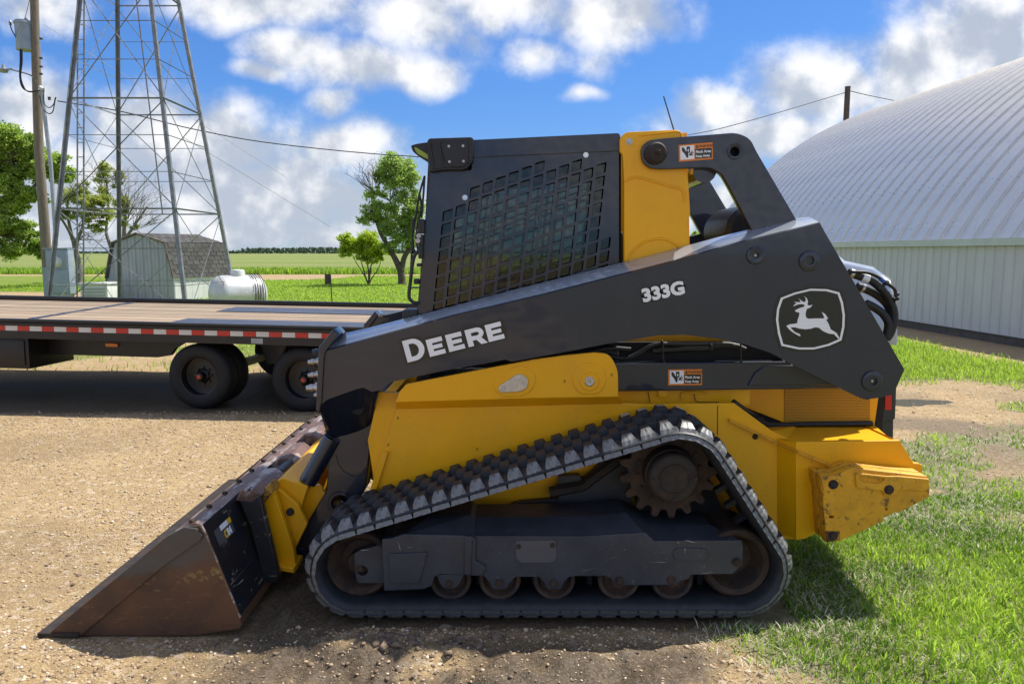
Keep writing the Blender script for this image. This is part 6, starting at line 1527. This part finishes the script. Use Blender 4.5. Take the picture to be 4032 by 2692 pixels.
# gable wall from ribbed sheets
ns = 9; 
def roof_z(x_):
    for (xa, za), (xb_, zb2) in zip(prof[:-1], prof[1:]):
        if xa <= x_ <= xb_: return za + (zb2 - za)*(x_ - xa)/(xb_ - xa)
    return zg
for i in range(ns):
    xa = prof[0][0] + (prof[-1][0] - prof[0][0])*i/ns; xb_ = prof[0][0] + (prof[-1][0] - prof[0][0])*(i + 1)/ns - .008
    brk = [xa] + [p[0] for p in prof if xa < p[0] < xb_] + [xb_]
    vs = [(xa, YS, 0), (xb_, YS, 0)] + [(q, YS, roof_z(q) - .01) for q in brk[::-1]]; n = len(vs)
    vs2 = [(a, b + .02, c) for a, b, c in vs]
    mesh('wall_sheet', vs + vs2, [tuple(range(n)), tuple(n + i_ for i_ in range(n))] + [(k, (k + 1) % n, n + (k + 1) % n, n + k) for k in range(n)], 'shed_wall', SH)
    tube('sheet_rib', [(xa + .02, YS - .006, 0), (xa + .02, YS - .006, roof_z(xa + .02) - .02)], .014, 'shed_wall', SH, 4, 20)
    tube('sheet_rib', [(xa + .14, YS - .002, 0), (xa + .14, YS - .002, roof_z(xa + .14) - .02)], .008, 'shed_wall', SH, 4, 20)
# side wall facing right, in the sun
for i in range(10):
    t0, t1 = i/10, (i + .965)/10; A = Vector((gr_.x, YS, 0))
    q = [A + dr*t0, A + dr*t1]
    nn = Vector((dr.y, -dr.x, 0)).normalized()*.02
    vs = [q[0], q[1], q[1] + Vector((0, 0, zg)), q[0] + Vector((0, 0, zg))]
    mesh('side_sheet', [tuple(v_) for v_ in vs] + [tuple(v_ - nn) for v_ in vs], QF, 'shed_white', SH)
# roof: deck faces with shingles on the two right-hand slopes and left ones
def slope(p_, q_, rows_, cols_, nm='shingle'):
    """one roof slope from its lower edge p_ to its upper edge q_ at the gable, running along dr"""
    p3, q3 = Vector((p_[0], YS - .08, p_[1])), Vector((q_[0], YS - .08, q_[1]))
    ex = dr*1.05; up_ = (q3 - p3)
    nrm = ex.cross(up_).normalized(); nrm = nrm if nrm.z > 0 else -nrm
    vs = [p3, p3 + ex, q3 + ex, q3]; vs2 = [v_ - nrm*.03 for v_ in vs]
    mesh('roof_deck', [tuple(v_) for v_ in vs + vs2], QF, 'shingle', SH)
    for r_ in range(rows_):
        for c_ in range(cols_):
            sft = .5 if r_ % 2 else 0
            u0, u1 = max(0, (c_ + sft)/cols_ - .0), min(1, (c_ + 1 + sft)/cols_ - .012)
            if u1 - u0 < .02: continue
            v0, v1 = r_/rows_ - .01, min(1, (r_ + 1.12)/rows_)
            def pt(u_, v_, l_): return tuple(p3 + ex*u_ + up_*v_ + nrm*l_)
            l_ = random.uniform(.010, .016)
            mesh('shingle', [pt(u0, v0, .001), pt(u1, v0, .001), pt(u1, v1, .001), pt(u0, v1, .001), pt(u0, v0, l_), pt(u1, v0, l_), pt(u1, v1, .004), pt(u0, v1, .004)], [(4, 5, 6, 7), (0, 1, 5, 4), (1, 2, 6, 5), (3, 7, 6, 2), (0, 4, 7, 3)], 'shingle', SH)
slope(prof[4], prof[3], 8, 9); slope(prof[3], prof[2], 6, 8)
slope(prof[0], prof[1], 3, 4); slope(prof[1], prof[2], 3, 4)
for pa, pb2 in zip(prof[:-1], prof[1:]):
    tube('roof_trim', [(pa[0], YS - .07, pa[1]), (pb2[0], YS - .07, pb2[1])], .030, 'trim_brown', SH, 6, 20)
for x_ in (gl_.x, gr_.x): tube('corner_trim', [(x_, YS - .02, 0), (x_, YS - .02, zg)], .028, 'shed_white' if x_ > gl_.x else 'trim_brown', SH, 6)
# small utility box beside the shed
a, b_ = P(*TM(680, 700), 23.6), P(*TM(900, 575), 23.6)
UB = thing('utility_box', 'low white utility box standing left of the shed', 'box', ((a.x + b_.x)/2, 23.9, 0))
box('box_body', a.x, b_.x, 23.6, 24.3, 0, b_.z, 'shed_white', UB, .01); box('box_lid', a.x - .03, b_.x + .03, 23.56, 24.34, b_.z + .001, b_.z + .045, 'tank_white', UB, .008)
for i in range(4): box('box_louver', a.x + .06, b_.x - .06, 23.585, 23.6, .12 + i*.1, .19 + i*.1, 'shed_wall', UB)

# ------------------------------------------------------------------ propane tank
TP = tile(700, 950, K1)
YTK = 21.2
c0 = P(*TP(560, 492), YTK)
R_ = .54; ang_t = math.radians(-40)
TK = thing('propane_tank', 'silver propane tank with a white dome cap and black hoses over its end', 'propane tank', (c0.x, YTK, 0), (0, 0, 0))
td = Vector((math.cos(ang_t), -math.sin(ang_t), 0))*1
prf = []
Lh = .44
for i in range(9): prf.append((-Lh - .34*math.cos(i/8*math.pi/2) + 0, max(.015, R_*math.sin(i/8*math.pi/2))))
for i in range(9): prf.append((Lh + .34*math.sin(i/8*math.pi/2), max(.015, R_*math.cos(i/8*math.pi/2))))
vs, fs = [], []; n = 36; zc_ = c0.z
perp = Vector((-td.y, td.x, 0))
for (s_, r_) in prf:
    for i in range(n):
        a = 2*math.pi*i/n; q = Vector((c0.x, YTK, zc_)) + td*s_ + perp*(r_*math.cos(a)) + Vector((0, 0, r_*math.sin(a))); vs.append(tuple(q))
for j in range(len(prf) - 1):
    for i in range(n): fs.append((j*n + i, j*n + (i + 1) % n, (j + 1)*n + (i + 1) % n, (j + 1)*n + i))
mesh('tank_shell', vs, fs, 'tank_silver', TK, 50)
lathe('dome_cap', c0.x, zc_ + R_ - .05, [(.19, 0), (.19, .16), (.17, .195), (.02, .21)], 'tank_white', TK, 24, 35, 'Z', YTK)
for s_ in (-.4, .4):
    q = Vector((c0.x, YTK, 0)) + td*s_; box('tank_foot', q.x - .12, q.x + .12, q.y - .3, q.y + .3, 0, zc_ - R_ + .06, 'galvanized', TK)
hq = Vector((c0.x, YTK, zc_)) + td*.26
for k in range(5):
    off = td*(.02 + .07*k + .02*math.sin(k*3)); pts = []
    for i in range(9):
        a = math.radians(100 - i*(17 + k*1.2)); rr = R_ + .03
        s2 = -1
        pts.append(hq + off + perp*(-rr*math.cos(a))*(1) + Vector((0, 0, rr*math.sin(a))) if True else None)
    pts = [hq + off + perp*(-(R_ + .03)*math.sin(math.radians(-12 + i*(15 + k)))) + Vector((0, 0, (R_ + .03)*math.cos(math.radians(-12 + i*(15 + k))))) for i in range(9)]
    if k % 2 == 0: pts.append(pts[-1] + Vector((0, 0, -.35)))
    tube('tank_hose', spline(pts, 3), .010, 'hose', TK, 6)

# post and marker rod on the lawn
a = PG(1292, 1122); 
PO = lathe('fence_post', a.x, 0, [(.16, -.1), (.155, .4), (.15, P(1292, 1080, a.y).z), (.04, P(1292, 1080, a.y).z + .02)], 'wood_pole_dark', None, 10, 35, 'Z', a.y); tag(PO, 'short dark wooden stump post on the lawn by the dirt road', 'post')
a = P(1313, 1200, 16.0); b_ = P(1300, 1085, 16.0)
tag(tube('marker_rod', [(a.x, 16.0, 0), (b_.x, 16.0, b_.z)], .011, 'hose', None, 6), 'thin black rod standing in the lawn behind the trailer', 'rod')
# ------------------------------------------------------------------ trees
def leaf_mesh(nm, c, nrm_bias, size, tone, m_, par):
    n = len(c)
    a = rng.normal(0, 1, (n, 3)); a /= np.linalg.norm(a, axis=1)[:, None]
    r = rng.normal(0, 1, (n, 3)); u_ = np.cross(a, r); u_ /= np.linalg.norm(u_, axis=1)[:, None]; w_ = np.cross(a, u_)
    s = size[:, None]*rng.uniform(.7, 1.3, (n, 1))
    co = np.empty((n, 4, 3), np.float32)
    co[:, 0] = c - u_*s*.85; co[:, 1] = c - w_*s*.5; co[:, 2] = c + u_*s*.85; co[:, 3] = c + w_*s*.5
    me = np_mesh(nm, co.reshape(-1, 3), np.arange(n*4).reshape(-1, 4), 4); np_attr(me, 'tone', np.repeat(tone, 4)); me.materials.append(M[m_])
    if par is not None: me.transform(Matrix.Translation(-wloc(par)))
    o = bpy.data.objects.new(nm, me); COL.objects.link(o); o.parent = par; return o
def tree(name, label, base, trunks, clumps, leafmat, barkmat, nleaf, lsize, seed, bare=(), trunk_r=.16, per=3, group=None):
    """base: foot; trunks: list of polylines; clumps: (centre, radii, density); limbs run from the nearest trunk point to each clump"""
    rnd = random.Random(seed)
    t = thing(name, label, 'tree', tuple(base), (0, 0, 0), group)
    V, F = [], []
    def add(path, rad, n=6):
        vs, fs = tube_geo(path, rad, n); b = len(V); V.extend(vs); F.extend([tuple(b + i for i in f_) for f_ in fs])
    nodes = []
    for tr_ in trunks:
        pth = spline(tr_[0], 5); k = len(pth); r0, r1 = tr_[1], tr_[2]
        rr = [r0 + (r1 - r0)*i/(k - 1) for i in range(k)]; rr[0] *= 1.25
        add(pth, rr, 9)
        nodes += [(p, rr[i]) for i, p in enumerate(pth) if i > k*.3]
    C, SZ, TN = [], [], []
    def limb(a, r0, b, depth):
        L = (b - a).length
        mid = a.lerp(b, .5) + Vector((rnd.gauss(0, .10), rnd.gauss(0, .10), rnd.gauss(.06, .08)))*L
        pth = spline([a, mid, b], 4); k = len(pth); add(pth, [max(.004, r0*(1 - .8*i/(k - 1))) for i in range(k)], 5 if depth else 6)
        return pth
    tot = sum(c[2] for c in clumps)
    for (c, rad, den) in clumps:
        c = Vector(c); nsub = max(7, int(per*den*9))
        a, r0 = min(nodes, key=lambda q: (q[0] - c).length + (0 if q[0].z < c.z else 2.0)*max(0, q[0].z - c.z))
        pth = limb(a, min(r0*.7, .09), c, 0)
        for _ in range(nsub):
            d = Vector((rnd.gauss(0, .62), rnd.gauss(0, .62), rnd.gauss(0, .62))); d = d if d.length < 1 else d.normalized()
            e = c + Vector((d.x*rad[0], d.y*rad[1], d.z*rad[2]))
            s0 = rnd.choice(pth[len(pth)//2:]); limb(s0, .025, e, 1)
            nl = int(nleaf*den/tot/nsub)
            spread = .58*min(rad)
            pts = rng.normal(0, 1, (nl, 3)); pts *= (rng.uniform(0, 1, (nl, 1))**.7)/np.maximum(.3, np.linalg.norm(pts, axis=1)[:, None])
            pts = pts*np.array([spread*1.3, spread*1.3, spread*.9])*rnd.uniform(.45, 1.3) + np.array(e)
            C.append(pts); SZ.append(np.full(nl, lsize)); TN.append(np.clip(rng.normal(.35 + .45*rnd.random(), .2, nl), 0, 1))
    for (a, b, n_) in bare:                          # leafless twigs
        a, b = Vector(a), Vector(b)
        for _ in range(n_):
            p0 = a.lerp(b, rnd.uniform(0, .5)); d = (b - a); e = a + d*rnd.uniform(.6, 1.15) + Vector((rnd.gauss(0, .3), rnd.gauss(0, .3), rnd.gauss(0, .16)))*d.length
            pth = limb(p0, .018, e, 1)
            for __ in range(5):
                q = rnd.choice(pth[2:]); limb(q, .008, q + (d.normalized()*.6 + Vector((rnd.gauss(0, .5), rnd.gauss(0, .5), rnd.gauss(.3, .3))))*d.length*.22, 1)
    me = bpy.data.meshes.new('trunk'); me.from_pydata([tuple(v_) for v_ in V], [], F); me.update()
    finish('trunk', me, barkmat, t, 60, False)
    leaf_mesh('crown', np.concatenate(C), None, np.concatenate(SZ), np.concatenate(TN), leafmat, t)
    return t
TH = tile(1250, 550, 500/1120); TL = tile(0, 450, 800/1930)
def cl_(T, Y, lst, s=1.0):
    out = []
    for (x_, y_, rx, ry, den) in lst:
        p = P(*T(x_, y_), Y); e = P(*T(x_ + rx, y_ + ry), Y); r_ = abs(e.x - p.x); rz = abs(e.z - p.z)
        out.append((p + Vector((0, random.uniform(-.6, .6)*r_, 0)), (r_, r_*.9, rz), den))
    return out
YT = 37.0
b0 = P(*TH(748, 1282), YT); b0.z = 0
def th(x_, y_, Y=YT, dy_=0): return P(*TH(x_, y_), Y) + Vector((0, dy_, 0))
tree('shade_tree', 'tall leafy green tree with forked trunk standing directly left of the cab', b0,
     [([b0, th(735, 1170), th(690, 1060), th(610, 920), th(545, 800), th(500, 640)], .20, .05), ([th(740, 1150), th(765, 1040), th(800, 960), th(770, 820), th(700, 690), th(640, 540)], .15, .04), ([th(800, 980), th(880, 880), th(900, 700)], .08, .03)],
     cl_(TH, YT, [(640, 220, 110, 90, 1.2), (770, 260, 110, 100, 1.3), (700, 360, 130, 100, 1.3), (830, 340, 80, 80, .8), (560, 330, 60, 60, .5), (800, 520, 120, 90, 1.0), (860, 610, 90, 90, 1.0), (500, 470, 90, 60, .6), (480, 620, 80, 90, .8), (450, 700, 70, 60, .7), (600, 620, 100, 80, .7), (720, 700, 110, 90, 1.0), (830, 740, 90, 90, .9), (620, 800, 90, 80, .7), (740, 860, 110, 90, .9), (650, 960, 80, 60, .5), (850, 900, 70, 80, .6), (570, 720, 60, 60, .5)]),
     'leaf_pale', 'bark', 34000, .060, 3, [(th(480, 480), th(400, 230), 8), (th(520, 460), th(480, 180), 8), (th(470, 440), th(330, 320), 5)])
b1 = P(*TH(455, 1282), YT + .5); b1.z = 0
def tj(x_, y_): return P(*TH(x_, y_), YT + .5)
tree('young_tree', 'small bushy multi-stemmed tree with yellow green leaves left of the forked tree', b1,
     [([b1, tj(430, 1230), tj(400, 1120), tj(360, 1000)], .05, .015), ([b1, tj(452, 1180), tj(440, 1080), tj(430, 950)], .055, .015), ([b1, tj(462, 1180), tj(480, 1080), tj(520, 960)], .05, .015), ([b1, tj(480, 1220), tj(540, 1130), tj(570, 1020)], .035, .01), ([b1, tj(415, 1200), tj(340, 1080), tj(290, 980)], .035, .01)],
     cl_(TH, YT + .5, [(245, 870, 60, 50, .6), (330, 930, 90, 60, 1.0), (440, 890, 90, 70, 1.2), (380, 1000, 100, 60, 1.0), (500, 960, 80, 70, 1.0), (250, 980, 60, 50, .6), (560, 1000, 60, 60, .5), (450, 1060, 90, 40, .5)]),
     'leaf_bright', 'bark', 18000, .055, 9)
YL_ = 34.0
b2 = PG(-60, 1130); b2 = Vector((P(-40, 1130, YL_).x, YL_, 0))
def tq(x_, y_): return P(*TL(x_, y_), YL_)
tree('broadleaf_tree', 'large dense green tree at the left edge behind the utility pole', b2,
     [([b2, tq(-60, 1200), tq(-40, 1000), tq(60, 800), tq(150, 560)], .30, .08), ([tq(-40, 1000), tq(130, 820), tq(330, 680), tq(420, 560)], .14, .04)],
     cl_(TL, YL_, [(40, 200, 120, 100, 1.2), (-80, 300, 160, 140, 1.3), (140, 330, 120, 110, 1.3), (290, 270, 90, 80, 1.0), (300, 400, 110, 90, 1.2), (60, 480, 150, 110, 1.4), (230, 540, 140, 100, 1.3), (-60, 620, 160, 130, 1.2), (380, 520, 80, 80, .8), (560, 460, 80, 80, 1.0), (600, 560, 70, 70, .9), (500, 560, 80, 80, .9), (130, 700, 140, 100, 1.1), (300, 740, 110, 90, .9), (40, 880, 120, 80, 1.2), (200, 860, 100, 80, .8), (400, 780, 70, 70, .6), (100, 1060, 130, 90, .9), (260, 1100, 90, 80, .7), (-40, 1130, 120, 120, 1.0), (340, 1240, 80, 80, .7), (200, 1230, 110, 90, .8), (60, 1290, 120, 80, .8), (380, 1340, 50, 60, .4), (-60, 1000, 120, 120, 1.0)]),
     'leaf_green', 'bark', 62000, .070, 21)
YM = 36.5
b3 = Vector((P(311, 1110, YM).x, YM, 0))
def tm(x_, y_): return P(*TL(x_, y_), YM)
tree('sparse_tree', 'half bare tree with olive young leaves seen through the tower legs', b3,
     [([b3, tm(750, 1450), tm(715, 1270), tm(690, 1180), tm(640, 1080), tm(560, 960)], .17, .04), ([tm(715, 1290), tm(740, 1180), tm(790, 1050), tm(760, 900)], .12, .03), ([tm(690, 1190), tm(650, 1000), tm(640, 860), tm(660, 760)], .08, .03)],
     cl_(TL, YM, [(650, 780, 90, 70, .8), (760, 800, 90, 60, .8), (860, 830, 100, 60, 1.0), (940, 810, 80, 60, .8), (700, 960, 100, 60, .5), (860, 960, 110, 60, .6), (1000, 960, 100, 60, .6), (930, 1060, 90, 50, .5), (600, 950, 60, 50, .4), (790, 700, 60, 60, .4)]),
     'leaf_olive', 'bark_grey', 15000, .055, 33, [(tm(690, 1100), tm(900, 1000), 8), (tm(720, 1200), tm(960, 1160), 9), (tm(680, 900), tm(760, 640), 8)])
YN = 40.0
b4 = Vector((P(489, 1100, YN).x, YN, 0))
def tn(x_, y_): return P(*TL(x_, y_), YN)
tree('sparse_tree', 'mostly leafless tree fanning bare twigs behind the shed roof', b4,
     [([b4, tn(1180, 1250), tn(1180, 1080), tn(1190, 900), tn(1150, 740)], .15, .04), ([tn(1180, 1200), tn(1260, 1080), tn(1330, 980), tn(1400, 880)], .09, .03), ([b4, tn(1030, 1200), tn(1010, 1080), tn(1030, 850), tn(1010, 620)], .10, .04)],
     cl_(TL, YN, [(1160, 830, 70, 60, .8), (1190, 900, 50, 60, .6), (1010, 520, 70, 60, .6), (960, 600, 80, 60, .5), (1110, 600, 60, 60, .4), (1040, 720, 80, 60, .4), (1180, 1010, 60, 50, .4), (1270, 1070, 40, 30, .2)]),
     'leaf_olive', 'bark_grey', 9000, .055, 44, [(tn(1200, 1050), tn(1320, 700), 12), (tn(1240, 1080), tn(1450, 800), 12), (tn(1280, 1100), tn(1520, 980), 10), (tn(1120, 820), tn(1140, 520), 10), (tn(1020, 800), tn(900, 500), 10), (tn(1200, 1000), tn(1220, 620), 8)])
# trees beyond the loader, seen under the rear link
YX = 48.0
b5 = Vector((P(2735, 1090, YX).x, YX, 0))
def tx(x_, y_): return P(x_, y_, YX)
tree('distant_tree', 'pale green treetops showing between the yellow post and the dark link', b5,
     [([b5, tx(2738, 1000), tx(2735, 940)], .12, .04), ([b5, tx(2765, 1000), tx(2778, 930)], .10, .03)],
     cl_(TS, YX, [(2730, 940, 20, 16, .8), (2745, 930, 16, 18, .6), (2772, 915, 12, 18, .5), (2720, 960, 24, 14, .8), (2785, 940, 16, 20, .6), (2760, 960, 30, 16, .8)]),
     'leaf_pale', 'bark', 3500, .11, 55)
# far-off belt of trees on the horizon
n = 26000
x = rng.uniform(-900, 700, n); prof_ = fbm(x, x*0 + 3.0, .012, 4, 90)
gap = sstep(.40, .52, fbm(x, x*0 + 8.0, .006, 3, 95))
hmax = (2 + 5*prof_)*(.3 + .7*gap); z = rng.uniform(0, 1, n)**.8*hmax
c = np.stack([x, rng.uniform(640, 700, n), z], -1)
o = leaf_mesh('far_wood', c, None, np.full(n, 1.6), np.clip(rng.normal(.4, .25, n), 0, 1), 'far_wood', None); o['kind'] = 'stuff'; o['label'] = 'low dark belt of trees along the horizon'
